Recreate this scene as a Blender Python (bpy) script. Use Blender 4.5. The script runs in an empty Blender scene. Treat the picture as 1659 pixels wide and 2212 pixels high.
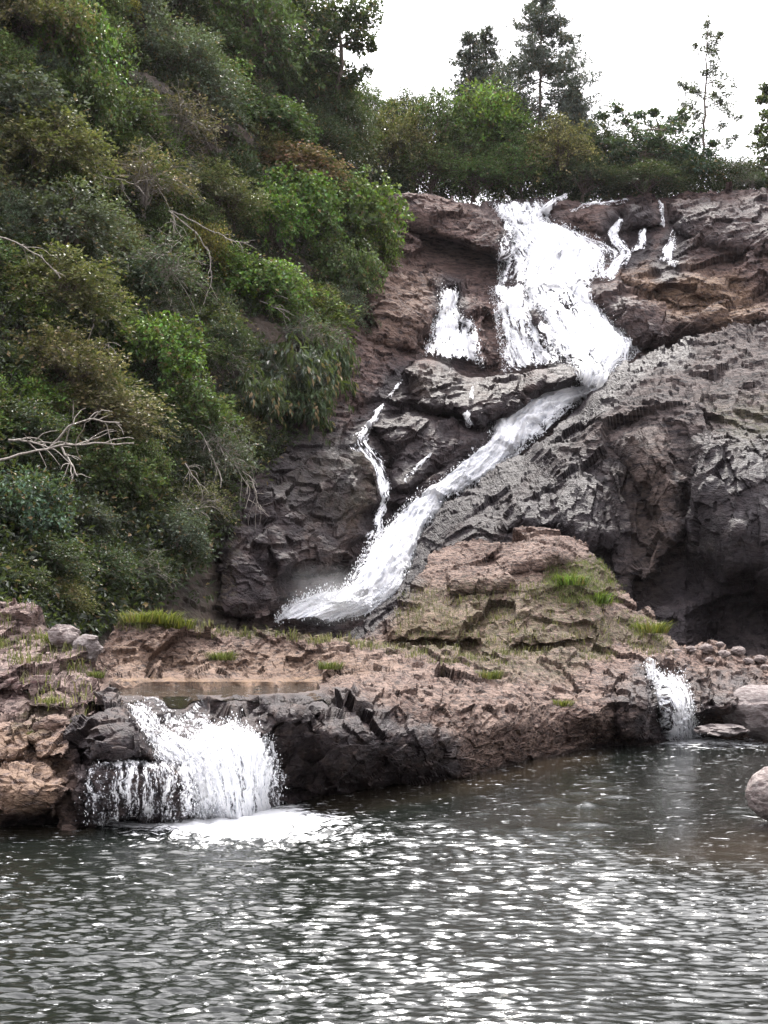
import bpy, math, random
import numpy as np
from mathutils import Vector, Matrix, noise as mnoise

# ------------------------------------------------------------------ camera, sky, sun, exposure
scene = bpy.context.scene
C = scene.collection
IW, IH, F = 1659.0, 2212.0, 2670.0          # measuring frame of the photograph and its focal length
HOR, CAMZ = 1400.0, 1.7
PITCH = math.atan((HOR - IH / 2) / F)
cam = bpy.data.cameras.new('camera')
cam.sensor_fit = 'VERTICAL'
cam.sensor_height = 24.0
cam.lens = 24.0 * F / IH
cam.clip_start, cam.clip_end = 0.1, 3000
camo = bpy.data.objects.new('camera', cam)
C.objects.link(camo)
camo.location = (0, 0, CAMZ)
camo.rotation_euler = (math.pi / 2 + PITCH, 0, 0)
scene.camera = camo

SUN_EL, SUN_AZ = math.radians(57), math.radians(7)      # azimuth measured from +Y (into the gorge) towards +X
world = bpy.data.worlds.new('World')
scene.world = world
world.use_nodes = True
wn = world.node_tree.nodes
wl = world.node_tree.links
wn.clear()
sky = wn.new('ShaderNodeTexSky')
sky.sky_type = 'NISHITA'
sky.sun_disc = False
sky.sun_elevation = SUN_EL
sky.sun_rotation = SUN_AZ
sky.air_density, sky.dust_density, sky.ozone_density = 1.0, 4.0, 1.0
hsv = wn.new('ShaderNodeHueSaturation')
hsv.inputs['Saturation'].default_value = 0.12
mixw = wn.new('ShaderNodeMix')
mixw.data_type = 'RGBA'
mixw.inputs['Factor'].default_value = 0.4
mixw.inputs[7].default_value = (9.5, 9.2, 9.9, 1)        # thin even cloud
geo = wn.new('ShaderNodeTexCoord')
sepw = wn.new('ShaderNodeSeparateXYZ')
wl.new(geo.outputs['Generated'], sepw.inputs[0])
grad = wn.new('ShaderNodeMapRange')                     # an overcast sky is brighter overhead than at the horizon
grad.inputs[1].default_value, grad.inputs[2].default_value = 0.0, 1.0
grad.inputs[3].default_value, grad.inputs[4].default_value = 0.8, 3.0
wl.new(sepw.outputs[2], grad.inputs[0])
vm = wn.new('ShaderNodeVectorMath')
vm.operation = 'SCALE'
bg = wn.new('ShaderNodeBackground')
bg.inputs['Strength'].default_value = 0.1
wo = wn.new('ShaderNodeOutputWorld')
wl.new(sky.outputs[0], hsv.inputs['Color'])
wl.new(hsv.outputs[0], mixw.inputs[6])
wl.new(mixw.outputs[2], vm.inputs[0])
wl.new(grad.outputs[0], vm.inputs['Scale'])
wl.new(vm.outputs[0], bg.inputs['Color'])
wl.new(bg.outputs[0], wo.inputs['Surface'])
sl = bpy.data.lights.new('sun', 'SUN')
sl.energy = 2.7
sl.angle = math.radians(7)
sl.color = (1.0, 0.95, 0.88)
so = bpy.data.objects.new('sun', sl)
C.objects.link(so)
sdir = Vector((math.sin(SUN_AZ) * math.cos(SUN_EL), math.cos(SUN_AZ) * math.cos(SUN_EL), math.sin(SUN_EL)))
so.rotation_euler = sdir.to_track_quat('Z', 'Y').to_euler()
so.location = (0, 0, 60)
scene.view_settings.view_transform = 'Standard'
scene.view_settings.look = 'None'
scene.view_settings.gamma = 1
scene.view_settings.exposure = 1.3
scene.cycles.max_bounces = 6
scene.cycles.diffuse_bounces = 3
scene.cycles.glossy_bounces = 3
scene.cycles.transparent_max_bounces = 12
scene.cycles.caustics_reflective = False
scene.cycles.caustics_refractive = False

rng = np.random.default_rng(7)
random.seed(7)

# ------------------------------------------------------------------ helpers: rays, noise, meshes
CP, SP = math.cos(PITCH), math.sin(PITCH)


def ray(px, py):
    u = (np.asarray(px, float) - IW / 2) / F
    v = (IH / 2 - np.asarray(py, float)) / F
    y = CP - v * SP
    return u / y, (SP + v * CP) / y                       # x and z per metre of distance


def P(px, py, Y):
    a, b = ray(px, py)
    Y = np.asarray(Y, float)
    return np.stack([a * Y, np.broadcast_to(Y, np.shape(a * Y)), CAMZ + b * Y], -1)


def Yz(px, py, z):
    a, b = ray(px, py)
    return (z - CAMZ) / b


def unproj(p):
    p = np.asarray(p, float)
    x, y, z = p[..., 0], p[..., 1], p[..., 2] - CAMZ
    d = y * CP + z * SP
    w = -y * SP + z * CP
    return IW / 2 + F * x / d, IH / 2 - F * w / d


def _h(ix, iy, iz, s):
    n = (ix.astype(np.int64) * 73856093) ^ (iy.astype(np.int64) * 19349663) ^ (iz.astype(np.int64) * 83492791) ^ (s * 2654435761)
    n &= 0xFFFFFFFF
    n = (n ^ (n >> 15)) * 0x2C1B3C6D & 0xFFFFFFFF
    n = (n ^ (n >> 12)) * 0x297A2D39 & 0xFFFFFFFF
    return n ^ (n >> 15)


def rnd(ix, iy, iz, s):
    return _h(ix, iy, iz, s) / 4294967295.0


GR = np.array([[1, 1, 0], [-1, 1, 0], [1, -1, 0], [-1, -1, 0], [1, 0, 1], [-1, 0, 1], [1, 0, -1], [-1, 0, -1], [0, 1, 1], [0, -1, 1], [0, 1, -1], [0, -1, -1]], float)


def perlin(p, s=0):
    i = np.floor(p).astype(np.int64)
    f = p - i
    w = f * f * f * (f * (f * 6 - 15) + 10)
    out = 0
    for dx in (0, 1):
        for dy in (0, 1):
            for dz in (0, 1):
                g = GR[_h(i[..., 0] + dx, i[..., 1] + dy, i[..., 2] + dz, s) % 12]
                d = f - np.array([dx, dy, dz])
                k = (w[..., 0] if dx else 1 - w[..., 0]) * (w[..., 1] if dy else 1 - w[..., 1]) * (w[..., 2] if dz else 1 - w[..., 2])
                out = out + k * (g * d).sum(-1)
    return out


def fbm(p, o=4, s=0, gain=0.5):
    a, t = 1.0, 0
    for k in range(o):
        t = t + a * perlin(p * 2.03 ** k + 17.3 * k, s + k)
        a *= gain
    return t


def ridged(p, o=4, s=0, gain=0.55):
    a, t = 1.0, 0
    for k in range(o):
        t = t + a * (1 - 2.2 * np.abs(perlin(p * 2.07 ** k + 9.1 * k, s + k)))
        a *= gain
    return t


def facet(q, s=0, tilt=0.9):
    """broken-rock field: every cell is a tilted flat block"""
    i = np.floor(q).astype(np.int64)
    best = np.full(q.shape[:-1], 1e9)
    val = np.zeros(q.shape[:-1])
    for dx in (-1, 0, 1):
        for dy in (-1, 0, 1):
            for dz in (-1, 0, 1):
                a, b, c = i[..., 0] + dx, i[..., 1] + dy, i[..., 2] + dz
                ctr = np.stack([a + rnd(a, b, c, s + 1), b + rnd(a, b, c, s + 2), c + rnd(a, b, c, s + 3)], -1)
                d = q - ctr
                r = (d * d).sum(-1)
                g = np.stack([rnd(a, b, c, s + 4), rnd(a, b, c, s + 5), rnd(a, b, c, s + 6)], -1) - 0.5
                v = rnd(a, b, c, s + 7) - 0.5 + 2 * tilt * (g * d).sum(-1)
                m = r < best
                best = np.where(m, r, best)
                val = np.where(m, v, val)
    return val


def sstep(a, b, x):
    t = np.clip((x - a) / (b - a), 0, 1)
    return t * t * (3 - 2 * t)


def inside(poly, px, py):
    poly = np.asarray(poly, float)
    r = np.zeros(np.shape(px), bool)
    n = len(poly)
    for k in range(n):
        x0, y0 = poly[k]
        x1, y1 = poly[(k + 1) % n]
        c = (y0 > py) != (y1 > py)
        xi = x0 + (py - y0) * (x1 - x0) / (y1 - y0 if y1 != y0 else 1e-9)
        r ^= c & (px < xi)
    return r


def pdist(poly, px, py, closed=True):
    poly = np.asarray(poly, float)
    n = len(poly)
    best = np.full(np.shape(px), 1e9)
    for k in range(n if closed else n - 1):
        a = poly[k]
        b = poly[(k + 1) % n]
        ab = b - a
        t = np.clip(((px - a[0]) * ab[0] + (py - a[1]) * ab[1]) / max(ab @ ab, 1e-9), 0, 1)
        d = np.hypot(px - a[0] - t * ab[0], py - a[1] - t * ab[1])
        best = np.minimum(best, d)
    return best


def sdist(poly, px, py):
    d = pdist(poly, px, py)
    return np.where(inside(poly, px, py), d, -d)


def link(name, me, mat=None, parent=None):
    o = bpy.data.objects.new(name, me)
    C.objects.link(o)
    if mat is not None:
        me.materials.append(mat)
    if parent is not None:
        o.parent = parent
    return o


def mesh_np(name, V, Fc, smooth=False, attrs=None, uv=None):
    V = np.ascontiguousarray(V, np.float32)
    Fc = np.ascontiguousarray(Fc, np.int32)
    k = Fc.shape[1]
    me = bpy.data.meshes.new(name)
    me.vertices.add(len(V))
    me.vertices.foreach_set('co', V.ravel())
    me.loops.add(Fc.size)
    me.loops.foreach_set('vertex_index', Fc.ravel())
    me.polygons.add(len(Fc))
    me.polygons.foreach_set('loop_start', np.arange(0, Fc.size, k, dtype=np.int32))
    me.polygons.foreach_set('use_smooth', np.full(len(Fc), smooth))
    me.update(calc_edges=True)
    if attrs:
        for n, v in attrs.items():
            at = me.attributes.new(n, 'FLOAT', 'POINT')
            at.data.foreach_set('value', np.ascontiguousarray(v, np.float32).ravel())
    if uv is not None:
        l = me.uv_layers.new(name='UVMap')
        l.data.foreach_set('uv', np.ascontiguousarray(uv[Fc.ravel()], np.float32).ravel())
    return me


def grid_faces(ny, nx, keep=None):
    i = np.arange(ny * nx).reshape(ny, nx)
    q = np.stack([i[:-1, :-1], i[1:, :-1], i[1:, 1:], i[:-1, 1:]], -1)
    if keep is not None:
        k = keep[:-1, :-1] & keep[1:, :-1] & keep[1:, 1:] & keep[:-1, 1:]
        q = q[k]
    return q.reshape(-1, 4)


def compact(V, Fc, attrs):
    used = np.unique(Fc)
    m = np.full(len(V), -1, np.int64)
    m[used] = np.arange(len(used))
    return V[used], m[Fc], {k: v[used] for k, v in attrs.items()}


def boundary(Fc):
    e = np.concatenate([Fc[:, [0, 1]], Fc[:, [1, 2]], Fc[:, [2, 3]], Fc[:, [3, 0]]])
    key = np.sort(e, 1)
    u, inv, cnt = np.unique(key, axis=0, return_inverse=True, return_counts=True)
    return e[cnt[inv.ravel()] == 1]


class Tubes:
    """collects tapered tubes; build() gives one mesh"""

    def __init__(s):
        s.V, s.F, s.n = [], [], 0

    def add(s, pts, r0, r1, k=5):
        pts = np.asarray(pts, float)
        n = len(pts)
        t = np.gradient(pts, axis=0)
        t /= np.linalg.norm(t, axis=1, keepdims=True) + 1e-9
        up = np.where(np.abs(t[:, 2:3]) > 0.9, np.array([[1.0, 0, 0]]), np.array([[0, 0, 1.0]]))
        a = np.cross(t, up)
        a /= np.linalg.norm(a, axis=1, keepdims=True) + 1e-9
        b = np.cross(t, a)
        r = np.linspace(r0, r1, n)[:, None, None]
        an = np.arange(k) * 2 * np.pi / k
        ring = pts[:, None] + r * (np.cos(an)[None, :, None] * a[:, None] + np.sin(an)[None, :, None] * b[:, None])
        i = np.arange(n * k).reshape(n, k) + s.n
        q = np.stack([i[:-1], np.roll(i[:-1], -1, 1), np.roll(i[1:], -1, 1), i[1:]], -1).reshape(-1, 4)
        s.V.append(ring.reshape(-1, 3))
        s.F.append(q)
        s.n += n * k

    def build(s, name):
        return mesh_np(name, np.concatenate(s.V), np.concatenate(s.F), True)


def tag(o, label=None, cat=None, group=None, kind=None):
    if label:
        o['label'] = label
    if cat:
        o['category'] = cat
    if group:
        o['group'] = group
    if kind:
        o['kind'] = kind
    return o


def empty(name, loc, rz=0.0):
    o = bpy.data.objects.new(name, None)
    o.empty_display_size = 0.2
    C.objects.link(o)
    o.location = loc
    o.rotation_euler = (0, 0, rz)
    return o


def copy_tree(o, parent=None):
    c = o.copy()
    C.objects.link(c)
    c.parent = parent
    for ch in list(o.children):
        copy_tree(ch, c)
    return c


# ------------------------------------------------------------------ materials
class NT:
    def __init__(s, name):
        s.m = bpy.data.materials.new(name)
        s.m.use_nodes = True
        s.t = s.m.node_tree
        s.t.nodes.clear()
        s.out = s.n('ShaderNodeOutputMaterial')

    def n(s, typ, **kw):
        x = s.t.nodes.new(typ)
        for k, v in kw.items():
            setattr(x, k, v)
        return x

    def l(s, a, b):
        s.t.links.new(a, b)

    def put(s, sock, v):
        if isinstance(v, bpy.types.NodeSocket):
            s.l(v, sock)
        elif isinstance(v, (tuple, list)) and len(v) == 3 and sock.type == 'RGBA':
            sock.default_value = (*v, 1)
        else:
            sock.default_value = v

    def math(s, op, a, b=0.0, c=0.0, clamp=False):
        x = s.n('ShaderNodeMath', operation=op, use_clamp=clamp)
        s.put(x.inputs[0], a)
        s.put(x.inputs[1], b)
        s.put(x.inputs[2], c)
        return x.outputs[0]

    def mix(s, f, a, b, blend='MIX'):
        x = s.n('ShaderNodeMix', data_type='RGBA', blend_type=blend)
        s.put(x.inputs[0], f)
        s.put(x.inputs[6], a)
        s.put(x.inputs[7], b)
        return x.outputs[2]

    def ramp(s, v, lo, hi, a=0.0, b=1.0):
        x = s.n('ShaderNodeMapRange', interpolation_type='SMOOTHSTEP')
        s.put(x.inputs[0], v)
        for k, w in zip((1, 2, 3, 4), (lo, hi, a, b)):
            s.put(x.inputs[k], w)
        return x.outputs[0]

    def noise(s, vec, scale, detail=4.0, rough=0.55, dist=0.0, out=0):
        x = s.n('ShaderNodeTexNoise')
        if vec is not None:
            s.l(vec, x.inputs['Vector'])
        x.inputs['Scale'].default_value = scale
        x.inputs['Detail'].default_value = detail
        x.inputs['Roughness'].default_value = rough
        x.inputs['Distortion'].default_value = dist
        return x.outputs[out]

    def voro(s, vec, scale, feature='F1', out='Distance'):
        x = s.n('ShaderNodeTexVoronoi', feature=feature)
        s.l(vec, x.inputs['Vector'])
        x.inputs['Scale'].default_value = scale
        return x.outputs[out]

    def mapping(s, vec, scale=(1, 1, 1), rot=(0, 0, 0)):
        x = s.n('ShaderNodeMapping')
        s.l(vec, x.inputs[0])
        x.inputs['Scale'].default_value = scale
        x.inputs['Rotation'].default_value = rot
        return x.outputs[0]

    def coord(s, o='Object'):
        return s.n('ShaderNodeTexCoord').outputs[o]

    def attr(s, n):
        return s.n('ShaderNodeAttribute', attribute_name=n).outputs['Fac']

    def bump(s, h, strength, dist, normal=None):
        x = s.n('ShaderNodeBump')
        x.inputs['Strength'].default_value = strength
        x.inputs['Distance'].default_value = dist
        s.l(h, x.inputs['Height'])
        if normal is not None:
            s.l(normal, x.inputs['Normal'])
        return x.outputs[0]

    def pbsdf(s, **kw):
        x = s.n('ShaderNodeBsdfPrincipled')
        for k, v in kw.items():
            s.put(x.inputs[k], v)
        return x


def rock_material(name, base, pale, dark, grain=1.0, rot=(0.5, 0.3, 0.4)):
    t = NT(name)
    co = t.coord()
    strat = t.mapping(co, (1.0, 1.0, 3.2), rot)
    n1 = t.noise(strat, 0.55 * grain, 8, 0.62, 0.15)
    n2 = t.noise(strat, 2.6 * grain, 8, 0.65, 0.1)
    n3 = t.noise(co, 9.0 * grain, 6, 0.7)
    cell = t.voro(strat, 2.2 * grain, out='Color')
    cellv = t.n('ShaderNodeSeparateColor')
    t.l(cell, cellv.inputs[0])
    col = t.mix(t.ramp(n1, 0.38, 0.64), base, pale)
    col = t.mix(t.ramp(n2, 0.55, 0.38), col, dark)
    col = t.mix(t.math('MULTIPLY', cellv.outputs[0], 0.45), col, t.mix(0.5, col, pale))
    vc = t.n('ShaderNodeSeparateColor')
    t.l(t.voro(strat, 5.5 * grain, out='Color'), vc.inputs[0])
    col = t.mix(t.ramp(vc.outputs[2], 0.62, 0.8, 0, 0.6), col, pale)
    col = t.mix(t.ramp(vc.outputs[1], 0.7, 0.85, 0, 0.55), col, dark)
    col = t.mix(t.ramp(n3, 0.56, 0.72, 0, 0.55), col, pale)
    col = t.mix(t.ramp(n3, 0.44, 0.3, 0, 0.7), col, dark)
    # ochre and rusty stains, moss, wet rock; the wet tone also paints bluff-face shade
    tan = t.math('MULTIPLY', t.attr('tan'), t.ramp(n2, 0.34, 0.55))
    col = t.mix(tan, col, t.mix(t.ramp(n3, 0.35, 0.65), (0.20, 0.12, 0.07), (0.40, 0.275, 0.175)))
    moss = t.math('MULTIPLY', t.attr('moss'), t.ramp(t.noise(co, 3.2 * grain, 6, 0.7), 0.36, 0.55))
    col = t.mix(moss, col, t.mix(t.ramp(n3, 0.35, 0.62), (0.035, 0.04, 0.012), (0.12, 0.12, 0.035)))
    wet = t.math('MULTIPLY', t.attr('wet'), t.ramp(n2, 0.25, 0.48, 0.65, 1.0), clamp=True)
    wetc = t.mix(t.ramp(n3, 0.4, 0.65), (0.022, 0.018, 0.021), (0.062, 0.05, 0.056))
    col = t.mix(t.math('MULTIPLY', wet, 0.9), col, wetc)
    rough = t.math('SUBTRACT', 0.85, t.math('MULTIPLY', wet, 0.36))
    hgt = t.math('ADD', t.math('MULTIPLY', n2, 0.6), t.math('MULTIPLY', n3, 0.35))
    cell2 = t.n('ShaderNodeSeparateColor')
    t.l(t.voro(strat, 4.5 * grain, out='Color'), cell2.inputs[0])
    hgt = t.math('ADD', hgt, t.math('ADD', t.math('MULTIPLY', cellv.outputs[1], 0.22), t.math('MULTIPLY', cell2.outputs[1], 0.12)))
    crack = t.ramp(t.voro(strat, 3.0 * grain, 'DISTANCE_TO_EDGE'), 0.0, 0.09)
    hgt = t.math('ADD', hgt, t.math('MULTIPLY', crack, 0.09))
    nb = t.bump(hgt, 0.9, 0.22 / grain)
    col = t.mix(t.math('MULTIPLY', t.ramp(crack, 0.5, 0.0), 0.18), col, dark)
    col = t.mix(1.0, col, (0.56, 0.55, 0.56), 'MULTIPLY')
    b = t.pbsdf(**{'Base Color': col, 'Roughness': rough, 'Normal': nb})
    b.inputs['Specular IOR Level'].default_value = 0.2
    t.l(b.outputs[0], t.out.inputs[0])
    return t.m


M_cliff = rock_material('cliff_rock', (0.145, 0.09, 0.078), (0.31, 0.215, 0.18), (0.042, 0.031, 0.032), 0.8)
M_bluff = rock_material('bluff_rock', (0.075, 0.058, 0.054), (0.19, 0.15, 0.135), (0.022, 0.019, 0.022), 0.8, (0.2, 0.9, 0.2))
M_shelf = rock_material('shelf_rock', (0.135, 0.079, 0.062), (0.37, 0.265, 0.21), (0.032, 0.022, 0.02), 2.4)
M_bank = rock_material('bank_rock', (0.18, 0.105, 0.095), (0.46, 0.35, 0.30), (0.05, 0.032, 0.03), 2.2)
M_stone = rock_material('pale_stone', (0.36, 0.31, 0.29), (0.5, 0.45, 0.42), (0.2, 0.15, 0.14), 3.0)


def soil_material():
    t = NT('hillside_soil')
    co = t.coord()
    n = t.noise(co, 1.3, 8, 0.65)
    col = t.mix(t.ramp(n, 0.35, 0.65), (0.02, 0.014, 0.01), (0.055, 0.038, 0.028))
    n2 = t.noise(co, 7, 5, 0.6)
    col = t.mix(t.ramp(n2, 0.52, 0.7, 0, 0.6), col, (0.035, 0.042, 0.014))
    b = t.pbsdf(**{'Base Color': col, 'Roughness': 0.95, 'Normal': t.bump(n2, 0.8, 0.15)})
    t.l(b.outputs[0], t.out.inputs[0])
    return t.m


M_soil = soil_material()


def leaf_material(name, rough=0.42, trans=0.28):
    """leaf colour comes from the plant's own object colour, varied leaf by leaf"""
    t = NT(name)
    oi = t.n('ShaderNodeObjectInfo')
    geo = t.n('ShaderNodeNewGeometry')
    isl = geo.outputs['Random Per Island']
    h = t.n('ShaderNodeHueSaturation')
    t.l(oi.outputs['Color'], h.inputs['Color'])
    t.put(h.inputs['Hue'], t.math('ADD', 0.5, t.math('MULTIPLY', t.math('SUBTRACT', t.math('FRACT', t.math('MULTIPLY', isl, 7.31)), 0.5), 0.07)))
    t.put(h.inputs['Saturation'], t.math('ADD', 0.75, t.math('MULTIPLY', t.math('FRACT', t.math('MULTIPLY', isl, 3.77)), 0.4)))
    big = t.noise(t.coord(), 0.9, 3, 0.6)
    val = t.math('MULTIPLY', t.math('ADD', 0.35, t.math('MULTIPLY', t.math('POWER', isl, 1.6), 1.9)), t.ramp(big, 0.3, 0.7, 0.6, 1.35))
    t.put(h.inputs['Value'], val)
    dead = t.math('GREATER_THAN', t.math('FRACT', t.math('MULTIPLY', isl, 13.9)), 0.94)
    col = t.mix(dead, h.outputs[0], (0.16, 0.11, 0.055))
    b = t.pbsdf(**{'Base Color': col, 'Roughness': rough})
    b.inputs['Specular IOR Level'].default_value = 0.22
    tr = t.n('ShaderNodeBsdfTranslucent')
    t.l(t.mix(0.5, col, (0.16, 0.22, 0.03)), tr.inputs[0])
    mx = t.n('ShaderNodeMixShader')
    mx.inputs[0].default_value = trans
    t.l(b.outputs[0], mx.inputs[1])
    t.l(tr.outputs[0], mx.inputs[2])
    t.l(mx.outputs[0], t.out.inputs[0])
    return t.m


M_leaf = leaf_material('leaf', 0.46, 0.25)
M_gloss = leaf_material('glossy_leaf', 0.55, 0.32)
M_needle = leaf_material('needle', 0.6, 0.12)
M_grass = leaf_material('grass_blade', 0.6, 0.35)


def bark_material(name, a, b_):
    t = NT(name)
    co = t.coord()
    n = t.noise(t.mapping(co, (6, 6, 1.5)), 2.5, 6, 0.65)
    col = t.mix(t.ramp(n, 0.35, 0.65), a, b_)
    b = t.pbsdf(**{'Base Color': col, 'Roughness': 0.9, 'Normal': t.bump(n, 0.6, 0.02)})
    t.l(b.outputs[0], t.out.inputs[0])
    return t.m


M_bark = bark_material('bark', (0.06, 0.045, 0.035), (0.16, 0.125, 0.1))
M_pale = bark_material('pale_bark', (0.14, 0.12, 0.1), (0.3, 0.27, 0.235))


def water_material():
    t = NT('pool_water')
    co = t.coord()
    foamA = t.attr('foam')
    nA = t.noise(t.mapping(co, (1.0, 1.8, 1)), 5.5, 8, 0.75, 0.6)
    foam = t.ramp(t.math('ADD', foamA, t.math('MULTIPLY', t.math('SUBTRACT', nA, 0.5), 3.4)), 0.3, 0.72)
    col = t.mix(t.attr('shallow'), (0.006, 0.0075, 0.006), (0.035, 0.024, 0.014))
    f1 = t.noise(t.mapping(co, (1.0, 2.2, 1)), 9.0, 4, 0.6)
    f2 = t.noise(t.mapping(co, (1.0, 2.4, 1)), 28.0, 3, 0.55)
    nb = t.bump(t.math('ADD', t.math('MULTIPLY', f1, 0.6), t.math('MULTIPLY', f2, 0.6)), 0.17, 0.03)
    w = t.pbsdf(**{'Base Color': col, 'Roughness': 0.04, 'IOR': 1.333, 'Normal': nb})
    w.inputs['Specular IOR Level'].default_value = 0.5
    d = t.pbsdf(**{'Base Color': (0.86, 0.87, 0.88), 'Roughness': 0.6})
    mx = t.n('ShaderNodeMixShader')
    t.l(foam, mx.inputs[0])
    t.l(w.outputs[0], mx.inputs[1])
    t.l(d.outputs[0], mx.inputs[2])
    t.l(mx.outputs[0], t.out.inputs[0])
    return t.m


M_water = water_material()


def falls_material(name, thick):
    """falling water: torn into strands along its own flow; 'dens' says how much water there is"""
    t = NT(name)
    uv = t.coord('UV')
    s1 = t.noise(t.mapping(uv, (3.2, 0.7, 1)), 1.0, 6, 0.68, 0.5)
    s2 = t.noise(t.mapping(uv, (9.0, 1.6, 1)), 1.0, 5, 0.7, 0.35)
    s3 = t.noise(t.mapping(uv, (16.0, 9.0, 1)), 1.0, 3, 0.65)
    s = t.math('ADD', t.math('ADD', t.math('MULTIPLY', s1, 0.5), t.math('MULTIPLY', s2, 0.32)), t.math('MULTIPLY', s3, 0.3))
    v = t.math('ADD', t.attr('dens'), t.math('MULTIPLY', t.math('SUBTRACT', s, 0.56), 5.5))
    a = t.ramp(v, 0.36 if thick else 0.22, 0.52 if thick else 0.74)
    col = t.mix(t.ramp(v, 0.38, 0.62), (0.6, 0.61, 0.65), (0.96, 0.96, 0.97))
    col = t.mix(t.ramp(t.math('ADD', t.math('MULTIPLY', s2, 0.65), t.math('MULTIPLY', s1, 0.35)), 0.38, 0.56), (0.47, 0.49, 0.54), col)
    b = t.pbsdf(**{'Base Color': col, 'Roughness': 0.35, 'Normal': t.bump(t.math('ADD', s2, s3), 0.6, 0.12)})
    b.inputs['Specular IOR Level'].default_value = 0.5
    tl = t.n('ShaderNodeBsdfTranslucent')
    tl.inputs[0].default_value = (0.97, 0.97, 0.98, 1)
    m1 = t.n('ShaderNodeMixShader')
    m1.inputs[0].default_value = 0.15
    t.l(b.outputs[0], m1.inputs[1])
    t.l(tl.outputs[0], m1.inputs[2])
    tr = t.n('ShaderNodeBsdfTransparent')
    m2 = t.n('ShaderNodeMixShader')
    t.l(a, m2.inputs[0])
    t.l(tr.outputs[0], m2.inputs[1])
    t.l(m1.outputs[0], m2.inputs[2])
    t.l(m2.outputs[0], t.out.inputs[0])
    return t.m


M_fall = falls_material('white_water', True)
M_veil = falls_material('thin_white_water', False)


def drop_material():
    t = NT('spray_drops')
    b = t.pbsdf(**{'Base Color': (0.92, 0.93, 0.95), 'Roughness': 0.3})
    t.l(b.outputs[0], t.out.inputs[0])
    return t.m


M_drop = drop_material()

# ------------------------------------------------------------------ rock layers
class Layer:
    """a rock surface: distance given at measured points, smooth between them, then bulges and broken-rock relief"""

    def __init__(s, pts, bulges=(), scale=1.0, seed=0, calm=None, aniso=((1, 0, 0), (0, 1, 0), (0, 0, 1)), amp=1.0, rub=1.0, ky=1.0):
        c = []
        for p in pts:
            if len(p) == 4:
                c.append((p[0], p[1], float(Yz(p[0], p[1], p[3]))))
            else:
                c.append(p)
        c = np.array(c, float)
        s.c = c[:, :2] / 500
        n = len(c)
        A = np.zeros((n + 3, n + 3))
        A[:n, :n] = np.linalg.norm(s.c[:, None] - s.c[None], axis=-1)
        A[:n, n] = 1
        A[:n, n + 1:] = s.c
        A[n:, :n] = A[:n, n:].T
        s.w = np.linalg.solve(A, np.concatenate([c[:, 2], np.zeros(3)]))
        s.bulges, s.scale, s.seed, s.calm, s.an, s.amp, s.rub = bulges, scale, seed, calm, np.array(aniso, float), amp, rub
        s.ky = ky

    def Y(s, px, py):
        px, py = np.asarray(px, float), np.asarray(py, float)
        q = np.stack([px, py], -1) / 500
        n = len(s.c)
        y = s.w[n] + q @ s.w[n + 1:]
        for k in range(n):
            y = y + s.w[k] * np.linalg.norm(q - s.c[k], axis=-1)
        if len(s.bulges):
            jx = px + 9 * mvec(px, py, 60, 3)
            jy = py + 9 * mvec(px, py, 60, 4)
        for poly, h, wid in s.bulges:
            pa = np.asarray(poly, float)
            if px.max() < pa[:, 0].min() - 20 or px.min() > pa[:, 0].max() + 20 or py.max() < pa[:, 1].min() - 20 or py.min() > pa[:, 1].max() + 20:
                continue
            d = sdist(poly, jx, jy)
            t = np.clip(d / wid, 0, 1)
            y = y - h * np.sqrt(np.maximum(0, 1 - (1 - t) ** 2))
        return y

    def relief(s, p, fine=True):
        k = s.scale
        p = p * np.array([1, s.ky, 1])
        wp = np.stack([fbm(p / (1.6 * k), 2, 50 + s.seed), fbm(p / (1.6 * k), 2, 60 + s.seed), fbm(p / (1.6 * k), 2, 70 + s.seed)], -1)
        q = (p + 0.16 * k * wp) @ s.an.T
        d = 0.42 * k * fbm(p / (5 * k), 2, s.seed) + 0.5 * k * facet(q / (2.8 * k), 11 + s.seed, 0.9)
        if fine:
            d = d + s.rub * (0.17 * k * facet(q / (0.95 * k), 23 + s.seed, 0.8) + 0.075 * k * facet(q / (0.36 * k), 37 + s.seed, 0.9))
            d = d + 0.05 * k * ridged(q / (1.1 * k), 4, 91 + s.seed) + 0.022 * k * fbm(p / (0.16 * k), 3, 77)
        else:
            d = d + 0.09 * k
        return d * s.amp

    def points(s, px, py, fine=True):
        """positions on the displaced surface over a px, py grid"""
        p = P(px, py, s.Y(px, py))
        if px.ndim == 2 and min(px.shape) > 2:
            n = np.cross(np.gradient(p, axis=1), np.gradient(p, axis=0))
        else:
            e = 3.0
            n = np.cross(P(px + e, py, s.Y(px + e, py)) - p, P(px, py + e, s.Y(px, py + e)) - p)
        n /= np.linalg.norm(n, axis=-1, keepdims=True) + 1e-9
        n = np.where((n * p).sum(-1, keepdims=True) > 0, -n, n)   # face the viewer's side of the gorge
        tv = np.array([0, 0, CAMZ]) - p
        tv /= np.linalg.norm(tv, axis=-1, keepdims=True)
        n = 0.55 * n + 0.6 * tv + np.array([0, 0, 0.2])
        n /= np.linalg.norm(n, axis=-1, keepdims=True)
        d = s.relief(p, fine)
        if s.calm is not None:
            d = d * s.calm(px, py)
        return p + n * d[..., None], n


def mvec(px, py, sc, seed):
    return fbm(np.stack([px / sc, py / sc, np.zeros_like(px) + 0.37], -1), 3, seed)


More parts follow.
